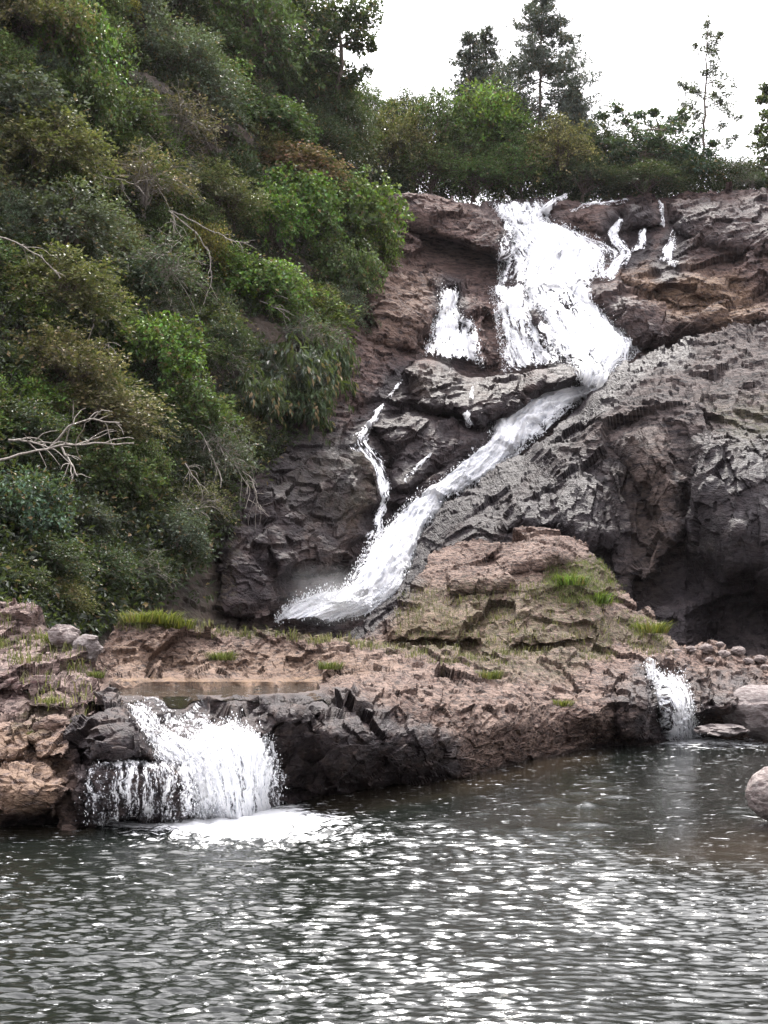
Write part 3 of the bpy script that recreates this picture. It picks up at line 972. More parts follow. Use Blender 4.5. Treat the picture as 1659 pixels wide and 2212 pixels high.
# ------------------------------------------------------------------ ground sheet under and behind it all
def ground():
    xs = np.concatenate([np.linspace(-400, -60, 8), np.linspace(-50, 50, 21), np.linspace(60, 400, 8)])
    ys = np.concatenate([np.linspace(-60, 10, 8), np.linspace(14, 90, 20), np.linspace(110, 900, 10)])
    X, Y = np.meshgrid(xs, ys)
    Z = -1.2 + 0 * X
    Z = Z + sstep(62, 68, Y) * 22.5 + sstep(80, 400, Y) * 3
    V = np.stack([X, Y, Z], -1).reshape(-1, 3)
    o = link('ground', mesh_np('ground', V, grid_faces(len(ys), len(xs)), True), M_soil)
    tag(o, 'bare soil of the valley floor and plateau', 'ground', kind='structure')


ground()

# ------------------------------------------------------------------ pool water
def pool():
    ys_px = np.concatenate([np.arange(1560, 1860, 1.0), np.arange(1860, 2260, 1.1), np.arange(2270, 3200, 25)])
    xs_px = np.concatenate([np.arange(-1500, -60, 60), np.arange(-60, 1720, 2.6), np.arange(1740, 3200, 60)])
    px, py = np.meshgrid(xs_px, ys_px)
    p = P(px, py, Yz(px, py, 0.0))
    x, y = p[..., 0], p[..., 1]
    src = np.array([-1.25, 11.7])
    r = np.hypot(x - src[0], y - src[1])
    # calm dark corner in front of the small fall
    lineA, lineB = P(640, 1715, Yz(640, 1715, 0)), P(1700, 1890, Yz(1700, 1890, 0))
    nx, ny = -(lineB[1] - lineA[1]), lineB[0] - lineA[0]
    ln = math.hypot(nx, ny)
    side = ((x - lineA[0]) * nx + (y - lineA[1]) * ny) / ln
    side = side + 0.35 * perlin(np.stack([x, y, 0 * x], -1) * 0.8, 5)
    calm = sstep(-0.15, 0.35, side)
    g = np.random.default_rng(3)
    z = np.zeros_like(x)
    dpix = y * y / (F * CAMZ) * 2.2
    for k in range(110):
        lam = 0.05 * (4.0 ** g.random())
        base = math.pi / 2 + g.normal(0, 0.25)
        kx, ky = math.cos(base) * 2 * math.pi / lam, math.sin(base) * 2 * math.pi / lam
        amp = 0.0084 * lam * (1.0 if lam < 0.125 else 0.5)
        wob = 1.1 * perlin(np.stack([x * 2.0 + 5 * k, y * 2.0, 0 * x + k], -1), k % 7)
        z += amp * np.sin(kx * x + ky * y + g.random() * 6.28 + 3.0 * wob) * sstep(0.7, 1.6, lam / np.maximum(dpix, 1e-4))
    gl = np.zeros_like(x)                                  # scattered lone ripples in the calm corner
    for k in range(230):
        gx, gy = g.uniform(640, 1720), g.uniform(1625, 1880)
        q = P(gx, gy, Yz(gx, gy, 0.0))
        sx, sy, hh = g.uniform(0.06, 0.18), g.uniform(0.06, 0.1), g.uniform(0.01, 0.026) * (0.4 if gx > 1400 and gy > 1790 else 1.0)
        m = (np.abs(x - q[0]) < 3 * sx) & (np.abs(y - q[1]) < 3 * sy)
        gl[m] += hh * np.exp(-0.5 * (((x[m] - q[0]) / sx) ** 2 + ((y[m] - q[1]) / sy) ** 2))
    patch = 0.75 + 0.55 * perlin(np.stack([x * 0.45, y * 0.3, 0 * x], -1), 8)
    lumps = sstep(0.12, 0.5, perlin(np.stack([x * 1.6, y * 1.1, 0 * x], -1), 12))
    z *= np.clip(patch, 0.25, 1.4) * (1 - calm * (0.95 - 0.12 * lumps))
    z += gl * calm
    z += 0.012 * np.exp(-r / 1.6) * np.sin(r * 14) * (1 - calm)
    near = sstep(1.6, 0.3, r)
    z += 0.05 * near * fbm(np.stack([x * 6, y * 6, 0 * x], -1), 3, 21)
    V = np.stack([x, y, z], -1)
    # foam where the falls strike, trailing off to the right
    q = np.stack([px, py], -1)
    def blob(cx, cy, rx, ry):
        return np.exp(-(((px - cx) / rx) ** 2 + ((py - cy) / ry) ** 2))
    foam = 1.15 * blob(525, 1758, 120, 34) + 0.95 * blob(340, 1778, 170, 8) + 0.7 * blob(640, 1772, 110, 14) + 0.9 * blob(520, 1792, 100, 14) + 0.38 * blob(560, 1806, 260, 22) + 0.75 * blob(1480, 1592, 70, 12) + 0.4 * blob(1560, 1607, 120, 12)
    shallow = 0.45 * sstep(-40, 60, sdist([(1350, 1850), (1500, 1800), (1720, 1770), (1760, 1900), (1500, 1880)], px, py)) + 0.5 * sstep(60, 5, pdist([(700, 1722), (1000, 1678), (1280, 1616)], px, py, False)) + 0.4 * sstep(30, 0, pdist([(-60, 1795), (190, 1785)], px, py, False))
    o = link('pool_water', mesh_np('pool_water', V.reshape(-1, 3), grid_faces(*px.shape), True, {'foam': foam.ravel(), 'shallow': np.clip(shallow, 0, 1).ravel()}), M_water)
    tag(o, 'dark rippled water of the wide lower pool', 'water', kind='structure')
    # upper pool behind the rock shelf
    cx, cy = np.meshgrid(np.arange(196, 716, 2.4), np.arange(1528, 1488, -0.8))
    L = shelf.points(cx, cy)[0]
    front = L[..., 1] < 14.7
    ok = (L[..., 2] >= Zt - 0.012) & front
    first = np.where(ok.any(0), ok.argmax(0), np.where(front, L[..., 2], -9).argmax(0))
    lip = L[first, np.arange(L.shape[1])]
    far = P(cx[0], np.full(cx.shape[1], 1461.0), Yz(cx[0], np.full(cx.shape[1], 1461.0), Zt))
    t = np.linspace(0, 1, 50)[:, None, None] ** 1.6
    V = lip[None] * (1 - t) + far[None] * t
    dip = np.minimum(0, lip[:, 2] + 0.012 - Zt)[None] * np.clip(1 - np.linspace(0, 1, 50) ** 1.6 * 14, 0, 1)[:, None]
    V[..., 2] = Zt + dip + 0.004 * perlin(np.stack([V[..., 0] * 5, V[..., 1] * 3, 0 * V[..., 0]], -1), 2)
    Fc = grid_faces(*V.shape[:2])
    V = V.reshape(-1, 3)
    at = {'foam': np.zeros(len(V)), 'shallow': np.full(len(V), 0.25)}
    o = link('upper_pool_water', mesh_np('upper_pool_water', V, Fc, True, at), M_water)
    tag(o, 'still brown water of the small pool above the shelf', 'water', kind='structure')


pool()


# ------------------------------------------------------------------ falls
def resample(pts, n):
    pts = np.asarray(pts, float)
    d = np.concatenate([[0], np.cumsum(np.linalg.norm(np.diff(pts, axis=0), axis=1))])
    t = np.linspace(0, d[-1], n)
    return np.stack([np.interp(t, d, pts[:, k]) for k in range(pts.shape[1])], -1)


def ribbon(name, layer, L, R, parent, dens=1.0, off=0.22, tear=0.5, step=3.0, edge=0.22, seed=1, top=None, fade=0.06, rough=0.12):
    """a sheet of falling water between two banks, following the rock it runs over"""
    lenL = np.linalg.norm(np.diff(np.asarray(L, float), axis=0), axis=1).sum()
    nt = max(int(lenL / step), 6)
    L, R = resample(L, nt), resample(R, nt)
    wmax = np.linalg.norm(L - R, axis=1).max()
    ns = max(int(wmax / step), 6)
    s = np.linspace(-0.04, 1.04, ns)
    px = L[:, None, 0] * (1 - s) + R[:, None, 0] * s
    py = L[:, None, 1] * (1 - s) + R[:, None, 1] * s
    V, N = layer.points(px, py, False)
    mid = V[:, ns // 2]
    m = np.concatenate([[0], np.cumsum(np.linalg.norm(np.diff(mid, axis=0), axis=1))])
    wid = np.linalg.norm(V[:, -1] - V[:, 0], axis=1)
    k = 1.0 / layer.scale
    u = (s[None] - 0.5) * wid[:, None] * k
    v = np.broadcast_to(m[:, None], u.shape) * k
    st = fbm(np.stack([u * 2.2, v * 0.35, 0 * u + seed], -1), 4, seed)
    lump = fbm(np.stack([u * 1.2, v * 1.0, 0 * u + seed], -1), 4, seed + 5)
    prof = np.sqrt(np.clip(4 * s * (1 - s), 0, 1))[None]
    fine = fbm(np.stack([u * 7, v * 2.6, 0 * u + seed], -1), 3, seed + 9)
    V = V + N * ((off * (0.35 + 0.65 * prof) + rough * (st * 0.9 + 0.35 * lump + 0.45 * fine)) * layer.scale)[..., None]
    t = np.linspace(0, 1, nt)[:, None]
    e = np.minimum(s, 1 - s)[None]
    d = dens * np.ones_like(u)
    d = d * (1 - tear * sstep(edge, 0.0, e))
    d = d + 0.55 * tear * st
    tj = 0.10 * lump + 0.04 * fine
    d = d * sstep(-0.02, fade, t + tj * 0.5) * sstep(-0.03, 0.07, 1 - t + tj * 0.5)
    uv = np.stack([u + seed * 3.1, v], -1).reshape(-1, 2)
    o = link(name, mesh_np(name, V.reshape(-1, 3), grid_faces(nt, ns), True, {'dens': d.ravel()}, uv), M_fall if layer.scale > 1 else M_veil, parent)
    return o, V


def local(o, root):
    """children keep their world place under a root that is not at the origin"""
    o.matrix_parent_inverse = root.matrix_world.inverted()


TET = np.array([[1, 1, 1], [1, -1, -1], [-1, 1, -1], [-1, -1, 1]], float) / 1.7
TF = np.array([[0, 1, 2], [0, 3, 1], [0, 2, 3], [1, 3, 2]])


def drops(name, pos, rad, parent):
    pos = np.asarray(pos)
    n = len(pos)
    R3 = rng.normal(0, 1, (n, 3, 3))
    R3 = np.linalg.qr(R3)[0]
    T4 = np.einsum('vk,nkj->nvj', TET, R3) * np.array([0.8, 0.8, 1.5])
    V = pos[:, None] + T4 * np.asarray(rad)[:, None, None] * (0.6 + 0.8 * rng.random((n, 4, 1)))
    Fc = (TF[None] + 4 * np.arange(n)[:, None, None]).reshape(-1, 3)
    return link(name, mesh_np(name, V.reshape(-1, 3), Fc, True), M_drop, parent)


def spray_from(V, n, spread, lift, edge_bias=True):
    nt, ns = V.shape[:2]
    i = rng.integers(0, nt, n)
    s = rng.random(n)
    if edge_bias:
        s = np.where(rng.random(n) < 0.6, np.where(rng.random(n) < 0.5, np.abs(rng.normal(0, 0.07, n)), 1 - np.abs(rng.normal(0, 0.07, n))), s)
    j = np.clip((s * (ns - 1)).astype(int), 0, ns - 1)
    p = V[i, j] + rng.normal(0, spread, (n, 3)) + np.array([0, -1, 0.6]) * np.abs(rng.normal(0, lift, (n, 1)))
    return p


def place_root(name, p, label, cat):
    r = empty(name, tuple(float(c) for c in p))
    bpy.context.view_layer.update()
    return tag(r, label, cat)


# tall waterfall
wf = place_root('waterfall', P(700, 1345, 35.5), 'tall white waterfall stepping down the brown cliff into a slanting chute', 'waterfall')
allp = []
for k, (nm, L, R, dn, off, tr) in enumerate(TALL):
    o, V = ribbon(nm, gorge, L, R, wf, dn, off, tr, seed=20 + k, rough=0.24 if nm == 'chute' else 0.15)
    local(o, wf)
    allp.append(V)
dp = np.concatenate([spray_from(V, n, 0.08, 0.10) for V, n in zip(allp, (900, 1400, 900, 1300, 1600, 1200, 6500, 1500, 1100))])
o = tag(drops('spray', dp, 0.009 + 0.026 * rng.random(len(dp)) ** 2, wf), kind='stuff')
local(o, wf)

# thin trickles
for k, (lab, pts, w, dn) in enumerate(TR):
    pts = np.asarray(pts, float)
    dn = dn - 0.1
    n = 40
    d = np.concatenate([[0], np.cumsum(np.linalg.norm(np.diff(pts, axis=0), axis=1))])
    tt = np.linspace(0, d[-1], n)
    c = resample(pts, n)
    ww = 1.25 * np.interp(tt, d, w)
    c = c + np.stack([5 * mvec(c[:, 0] + 31 * k, c[:, 1], 22, 2), 0 * c[:, 1]], -1)
    g = np.gradient(c, axis=0)
    nn = np.stack([-g[:, 1], g[:, 0]], -1)
    nn /= np.linalg.norm(nn, axis=1, keepdims=True)
    nn[nn[:, 0] > 0] *= -1
    base = gorge.points(c[-1:, 0], c[-1:, 1], False)[0][0]
    r = place_root('trickle', base, lab, 'trickle')
    o, V = ribbon('water_strand', gorge, c + nn * ww[:, None] * 0.5, c - nn * ww[:, None] * 0.5, r, dn, 0.16, 0.5, 1.6, 0.35, 60 + k, rough=0.1)
    local(o, r)

# lower falls on the shelf
lf = place_root('waterfall', P(480, 1772, Yz(480, 1772, 0)), 'broad low white waterfall pouring over the rock shelf into the pool', 'waterfall')
lp = []
for k, (nm, L, R, dn, off, tr) in enumerate(LOW):
    o, V = ribbon(nm, shelf, L, R, lf, dn, off, tr, 2.2, seed=80 + k)
    local(o, lf)
    lp.append(V)
dp = np.concatenate([spray_from(V, n, 0.035, 0.05) for V, n in zip(lp, (2600, 900, 400, 900, 200, 0))])
o = tag(drops('spray', dp, 0.003 + 0.008 * rng.random(len(dp)) ** 2, lf), kind='stuff')
local(o, lf)

rf = place_root('waterfall', P(1470, 1597, Yz(1470, 1597, 0)), 'small narrow waterfall spilling into the dark right corner of the pool', 'waterfall')
for k, (nm, L, R, dn, off, tr) in enumerate([
        ('narrow_spill', [(1388, 1442), (1412, 1490), (1432, 1540), (1438, 1600)], [(1420, 1444), (1462, 1490), (1485, 1540), (1502, 1600)], 0.66, 0.45, 0.5),
        ('narrow_spill', [(1440, 1458), (1450, 1490), (1455, 1600)], [(1464, 1458), (1492, 1500), (1515, 1600)], 0.55, 0.4, 0.5)]):
    o, V = ribbon(nm, shelf, L, R, rf, dn, off, tr, 2.2, seed=110 + k)
    local(o, rf)
    p = spray_from(V, 800, 0.05, 0.06)
    o = tag(drops('spray', p, 0.005 + 0.012 * rng.random(800) ** 2, rf), kind='stuff')
    local(o, rf)
# ------------------------------------------------------------------ plants
def unit(v):
    return v / (np.linalg.norm(v, axis=-1, keepdims=True) + 1e-9)


def leaf_arrays(pos, axis, nrm, L, W, fold=0.18):
    axis = unit(axis)
    side = unit(np.cross(axis, nrm))
    up = np.cross(side, axis)
    L = np.broadcast_to(np.asarray(L, float), (len(pos),))[:, None]
    W = np.broadcast_to(np.asarray(W, float), (len(pos),))[:, None]
    b = pos
    tip = pos + axis * L - up * L * 0.12
    l = pos + axis * L * 0.45 + side * W * 0.5 + up * W * fold
    r = pos + axis * L * 0.45 - side * W * 0.5 + up * W * fold
    V = np.stack([b, r, tip, l], 1).reshape(-1, 3)
    k = 4 * np.arange(len(pos))[:, None]
    Fc = np.concatenate([k + np.array([[0, 1, 2]]), k + np.array([[0, 2, 3]])], 1).reshape(-1, 3)
    return V, Fc


def leaf_mesh(name, *a, **k):
    V, Fc = leaf_arrays(*a, **k)
    return mesh_np(name, V, Fc, False)


def curve_to(a, b, n, sag, g):
    a, b = np.asarray(a, float), np.asarray(b, float)
    t = np.linspace(0, 1, n)[:, None]
    p = a + (b - a) * t
    ln = np.linalg.norm(b - a)
    p = p + np.sin(t * np.pi) * np.array([0, 0, sag * ln]) + np.sin(t * np.pi) * g.normal(0, 0.06 * ln, 3)
    p[1:-1] += g.normal(0, 0.018 * ln, (n - 2, 3))
    return p


def crown_points(g, cl, rad, per, flat=0.55):
    """leaf positions in lumpy clumps; more on the outer, upper side of each clump"""
    n = len(cl)
    d = unit(g.normal(0, 1, (n, per, 3)))
    d[..., 2] = d[..., 2] * 0.8 + 0.12
    r = rad[:, None, None] * (0.35 + 0.65 * g.random((n, per, 1)) ** 0.5)
    pos = cl[:, None] + d * r * np.array([1, 1, flat])
    return pos.reshape(-1, 3), np.repeat(d, 1, 0).reshape(-1, 3)


def make_bush(kind, seed):
    """a shrub about 1.5 m in radius: crown of leaf clumps on a spreading stem; returns crown mesh, stem mesh"""
    g = np.random.default_rng(seed)
    ncl, per, L, W, flat = {'broad': (60, 95, 0.16, 0.09, 0.9), 'fine': (80, 95, 0.115, 0.062, 0.95), 'vine': (100, 95, 0.13, 0.105, 0.9), 'hang': (34, 50, 0.34, 0.12, 0.9), 'airy': (64, 40, 0.12, 0.06, 0.8)}[kind]
    th = g.random(ncl) * 2 * np.pi
    zz = g.random(ncl) * 1.35 - 0.35
    rr = np.sqrt(np.clip(1 - np.clip(zz, -1, 1) ** 2, 0, 1))
    k = (0.3 + 0.8 * g.random(ncl) ** 0.8)
    cl = np.stack([rr * np.cos(th), rr * np.sin(th), zz], -1) * k[:, None] * np.array([1.5, 1.4, 1.35])
    rad = g.uniform(0.26, 0.62, ncl)
    pos, d = crown_points(g, cl, rad, int(per * 0.55), flat)
    # arching sprays that break the outline, leaves strung along them
    ns, nl = int(ncl * 1.7), int(per * 0.34)
    th = g.random(ns) * 2 * np.pi
    el = g.uniform(-0.5, 1.0, ns)
    dr = np.stack([np.cos(th) * np.cos(el), np.sin(th) * np.cos(el), np.sin(el)], -1)
    st = dr * g.uniform(0.35, 0.9, (ns, 1)) * [1.4, 1.3, 1.2]
    ln = g.uniform(0.45, 1.15, ns)
    tt = g.random((ns, nl)) ** 0.7
    grow = unit(dr + g.normal(0, 0.45, (ns, 3)))
    sp = st[:, None] + grow[:, None] * (ln[:, None] * tt)[..., None] - np.array([0, 0, 1.0]) * (0.55 * ln[:, None] * tt ** 2)[..., None] + g.normal(0, 0.045, (ns, nl, 3))
    pos = np.concatenate([pos, sp.reshape(-1, 3)])
    d = np.concatenate([d, np.repeat(grow, nl, 0)])
    n = len(pos)
    out = unit(pos + np.array([0, 0, 0.5]))
    if kind == 'hang':
        ax = unit(d * 0.6 + g.normal(0, 0.25, (n, 3)) + np.array([0, 0, -0.95]))
        nr = unit(out + g.normal(0, 0.4, (n, 3)))
    elif kind == 'vine':
        ax = unit(g.normal(0, 0.7, (n, 3)) + np.array([0, -0.1, -0.7]))
        nr = unit(out + np.array([0, -0.15, 0.45]) + g.normal(0, 0.42, (n, 3)))
    else:
        ax = unit(d + g.normal(0, 0.6, (n, 3)) + np.array([0, 0, -0.15]))
        nr = unit(np.array([0, -0.15, 0.55]) + out * 0.6 + g.normal(0, 0.6, (n, 3)))
    sz = g.uniform(0.65, 1.25, n)
    crown = leaf_mesh('crown', pos, ax, nr, L * sz, W * sz)
    T = Tubes()
    for q in range(0, ns, 2):
        t4 = np.linspace(0, 1, 5)[:, None]
        T.add(st[q] * 0.8 * (1 - t4) + (st[q] + grow[q] * ln[q]) * t4 - np.array([0, 0, 0.55]) * ln[q] * t4 ** 2, 0.008, 0.004, 3)
    base = np.array([0, 0.35, -1.5])
    fork = base + np.array([0, -0.1, 0.55])
    T.add(curve_to(base, fork, 4, 0, g), 0.09, 0.07)
    mains = [curve_to(fork, cl[i] * 0.6, 6, 0.1, g) for i in g.choice(ncl, 7, replace=False)]
    for m in mains:
        T.add(m, 0.055, 0.025)
    for i in range(ncl):
        m = mains[g.integers(7)]
        st = m[g.integers(2, 6)]
        T.add(curve_to(st, cl[i] + g.normal(0, 0.1, 3), 5, 0.06, g), 0.018, 0.006, 4)
        if kind == 'airy':
            for q in range(3):
                e = cl[i] + g.normal(0, 0.3, 3)
                T.add(curve_to(cl[i], e, 4, 0.05, g), 0.009, 0.004, 3)
    return crown, T.build('stem')


def add_plant(name, crown, stem, mat, barkm, color, loc, scale, rz, label, cat, group=None):
    r = empty(name, loc, rz)
    r.scale = scale
    tag(r, label, cat, group)
    c = bpy.data.objects.new('crown', crown)
    C.objects.link(c)
    c.parent = r
    c.color = (*color, 1)
    if stem is not None:
        s = bpy.data.objects.new('stem', stem)
        C.objects.link(s)
        s.parent = r
    return r


PROTO = {}
for kind, seeds in {'broad': (1, 2, 3), 'fine': (4, 5, 6), 'vine': (7, 8), 'hang': (9,), 'airy': (10, 11)}.items():
    for sd in seeds:
        cm, sm = make_bush(kind, sd)
        cm.materials.append(M_gloss if kind in ('vine', 'hang') else M_leaf)
        sm.materials.append(M_pale if kind == 'airy' else M_bark)
        PROTO.setdefault(kind, []).append((cm, sm))

COL = {'mid': (0.049, 0.081, 0.022), 'bright': (0.075, 0.130, 0.020), 'olive': (0.098, 0.098, 0.035), 'tan': (0.123, 0.103, 0.055), 'grey': (0.064, 0.085, 0.055), 'dark': (0.028, 0.043, 0.023), 'yellow': (0.221, 0.194, 0.026), 'blue': (0.035, 0.064, 0.045), 'rust': (0.143, 0.090, 0.042), 'pine': (0.07, 0.084, 0.072), 'yg': (0.130, 0.130, 0.023)}  # 'pine' is lightened: distance haze put into the leaf colour
pc = [0]


def bush(kind, px, py, rx, ry, col, label, cat='shrub', group=None, fwd=1.0, field=None, dY=0.0, name='shrub', bright=1.0):
    """a shrub on the slope whose crown covers about px,py +- rx,ry in the photograph"""
    pc[0] += 1
    Y = float((field or gorge).Y(np.array([float(px)]), np.array([float(py)]))[0]) - fwd + dY
    p = P(px, py, Y)
    m = Y / F
    sx, sz = rx * m / 1.5, ry * m / 1.35
    cm, sm = PROTO[kind][pc[0] % len(PROTO[kind])]
    c = bright * np.array(COL[col]) * rng.uniform(0.9, 1.1, 3)
    return add_plant(name, cm, sm, None, None, c, tuple(float(v) for v in p), (sx, (sx + sz) / 2, sz), rng.uniform(-0.7, 0.7), label, cat, group)


HILLPLANTS = [
    ('fine', 60, 50, 130, 120, 'olive', 'olive feathery shrub in the top left corner of the hillside'),
    ('broad', 160, 130, 95, 150, 'bright', 'fresh green leafy shrub beside the dark hollow near the top left'),
    ('broad', 264, 10, 40, 32, 'yellow', 'small shrub with yellow leaves at the top edge of the hillside'),
    ('fine', 370, 130, 120, 90, 'grey', 'dark grey green shrub below the yellow leaved one'),
    ('fine', 540, 90, 130, 150, 'mid', 'big dense green tree whose right side meets the white sky'),
    ('fine', 430, 220, 110, 90, 'grey', 'dull grey green shrub under the big dense tree'),
    ('broad', 60, 245, 120, 80, 'grey', 'grey green shrub with pale leaf flecks under the olive corner shrub'),
    ('broad', 185, 235, 85, 100, 'mid', 'green shrub of large round leaves left of the dull grey one'),
    ('airy', 370, 270, 110, 80, 'tan', 'thin tan leaved shrub with visible twigs in the upper hillside'),
    ('vine', 570, 272, 110, 55, 'mid', 'low band of bright green creeper under the big dense tree'),
    ('fine', 90, 335, 150, 85, 'olive', 'broad olive shrub arching out at the left edge of the upper hillside'),
    ('vine', 620, 375, 115, 55, 'rust', 'creeper with rusty brown leaves above the bright green creeper'),
    ('vine', 735, 470, 130, 105, 'bright', 'bright green glossy creeper hanging over the brown cliff edge'),
    ('vine', 625, 460, 110, 90, 'bright', 'broad left half of the bright creeper over the dark hollow'),
    ('vine', 740, 600, 80, 80, 'mid', 'deep green lower curtain of the creeper beside the cliff'),
    ('vine', 800, 530, 55, 70, 'bright', 'bright outermost leaf clump of the creeper touching the brown cliff'),
    ('broad', 580, 480, 85, 80, 'bright', 'vivid green leafy shrub left of the glossy creeper'),
    ('airy', 300, 400, 130, 80, 'tan', 'twiggy olive tan shrub in the middle of the upper hillside'),
    ('fine', 450, 420, 110, 70, 'olive', 'dusty olive shrub left of the rusty creeper'),
    ('fine', 130, 500, 150, 95, 'grey', 'wide grey green shrub under the arching olive one'),
    ('broad', 440, 535, 48, 62, 'yg', 'small yellow green shrub behind bare pale branches'),
    ('airy', 330, 590, 120, 90, 'grey', 'thin leaved grey shrub left of the small yellow green one'),
    ('fine', 110, 640, 160, 90, 'olive', 'olive brown shrub spreading at the left edge half way up'),
    ('vine', 560, 630, 105, 70, 'bright', 'lush green creeper patch between pale branch and cliff'),
    ('broad', 640, 650, 55, 45, 'yg', 'yellowish leafy patch in front of the lush creeper'),
    ('airy', 650, 735, 100, 55, 'grey', 'loose grey twigged shrub overhanging the dark rock wall'),
    ('broad', 335, 770, 105, 95, 'bright', 'rounded light green shrub in the centre of the hillside'),
    ('fine', 120, 790, 135, 90, 'olive', 'olive shrub left of the rounded light green one'),
    ('hang', 620, 820, 100, 85, 'dark', 'dark plant with long drooping leaves above the rock wall'),
    ('hang', 700, 800, 70, 75, 'dark', 'dark drooping plant nearest the lacy trickle'),
    ('hang', 655, 890, 65, 60, 'dark', 'lowest dark drooping plant against the brown rock wall'),
    ('hang', 545, 870, 70, 70, 'dark', 'smaller dark drooping plant left of the long leaved one'),
    ('fine', 210, 900, 150, 70, 'tan', 'brownish shrub behind the pale dead branch'),
    ('broad', 410, 900, 95, 80, 'mid', 'green shrub low on the slope right of the pale dead branch'),
    ('airy', 460, 990, 95, 85, 'grey', 'spindly grey shrub leaning toward the rock wall'),
    ('broad', 50, 1110, 100, 100, 'blue', 'dark bluish green shrub low at the left edge'),
    ('broad', 240, 1030, 95, 70, 'mid', 'mid green shrub under the pale dead branch'),
    ('broad', 190, 1130, 60, 50, 'grey', 'small shrub with pale leaf tips near the hillside foot'),
    ('fine', 370, 1150, 90, 55, 'grey', 'grey small leaved shrub in front of the dark rock wall'),
    ('vine', 300, 1010, 60, 60, 'mid', 'dark leafy clump right of the mid green shrub'),
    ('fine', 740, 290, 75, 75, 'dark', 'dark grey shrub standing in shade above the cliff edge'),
    ('fine', 690, 210, 70, 80, 'mid', 'green shrub at the skyline behind the big dense tree'),
    ('broad', 60, 930, 90, 60, 'dark', 'dark green shrub behind the left end of the dead branch'),
    ('fine', 90, 1220, 110, 60, 'dark', 'low dark shrub at the very foot of the hillside'),  # dark leaves of these foot shrubs paint the shade at the slope foot
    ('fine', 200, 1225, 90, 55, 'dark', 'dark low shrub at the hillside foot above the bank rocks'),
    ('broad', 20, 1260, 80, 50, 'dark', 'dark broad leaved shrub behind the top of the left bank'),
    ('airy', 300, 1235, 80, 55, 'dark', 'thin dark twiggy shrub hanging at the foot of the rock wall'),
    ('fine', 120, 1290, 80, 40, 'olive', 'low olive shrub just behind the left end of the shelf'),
    ('airy', 420, 1090, 80, 60, 'olive', 'sparse olive shrub clinging to the dark rock wall'),
    ('broad', 480, 740, 60, 60, 'dark', 'dark leaved shrub between the light green one and the grey twigs'),
]
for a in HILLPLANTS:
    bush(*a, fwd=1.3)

zones = [('near the top of', -60, 330), ('half way up', 330, 700), ('low on', 700, 1080)]
words = {'olive': 'olive', 'mid': 'plain green', 'dark': 'dark green', 'grey': 'grey green', 'bright': 'light green'}
HOLLOWS = [(290, 95, 70, 55), (110, 445, 75, 45), (330, 735, 80, 50), (590, 530, 50, 60), (110, 1010, 110, 60), (440, 310, 50, 40), (520, 760, 60, 60)]
HILLPOLY = [(-120, -60), (620, -60), (760, 300), (800, 560), (720, 760), (520, 960), (420, 1120), (-120, 1200)]
for zi, (zw, y0, y1) in enumerate(zones):
    for row, py in enumerate(np.arange(y0, y1, 85)):
        for px in np.arange(-80 + 45 * (row % 2), 800, 105):
            x, y = px + rng.uniform(-35, 35), py + rng.uniform(-30, 30)
            if any(math.hypot((x - a) / c, (y - b) / d) < 1 for a, b, c, d in HOLLOWS):
                continue
            if not inside(HILLPOLY, np.array([x]), np.array([y]))[0]:
                continue
            col = rng.choice(['olive', 'mid', 'dark', 'grey', 'bright', 'mid', 'dark'])
            kd = rng.choice(['fine', 'broad', 'fine', 'airy'])
            bush(kd, x, y, rng.uniform(55, 95), rng.uniform(45, 75), col, f'{words[col]} filling shrub in the thicket {zw} the left hillside', group=f'{words[col]} thicket shrubs {zw} the hillside', fwd=0.2)


# ground cover under the shrubs
def undergrowth():
    g = np.random.default_rng(5)
    n = 6200
    px, py = g.uniform(-150, 850, n), g.uniform(-120, 1420, n)
    poly = [(-150, -120), (620, -120), (760, 200), (838, 420), (800, 620), (760, 700), (640, 940), (520, 1060), (470, 1180), (360, 1290), (200, 1360), (-150, 1420)]
    k = inside(poly, px, py) | (g.random(n) < 0.02) & (px < 640) & (py > 900)
    px, py = px[k], py[k]
    Y = gorge.Y(px, py) - g.uniform(0.0, 1.0, len(px)) - 0.7 * sstep(900, 1200, py)
    cl = P(px, py, Y)
    pos, d = crown_points(g, cl, g.uniform(0.3, 0.6, len(cl)), 30, 0.7)
    m = len(pos)
    sz = g.uniform(0.6, 1.3, m)
    o = link('undergrowth', leaf_mesh('undergrowth', pos, unit(d + g.normal(0, 0.6, (m, 3)) + [0, -0.2, -0.3]), unit(g.normal(0, 0.5, (m, 3)) + [0, -0.4, 0.8]), 0.15 * sz, 0.08 * sz), M_leaf)
    o.color = (0.018, 0.026, 0.013, 1)  # very dark leaves put shade into the gaps between the shrubs
    tag(o, 'mixed leafy undergrowth covering the steep left hillside', 'undergrowth', kind='stuff')


undergrowth()


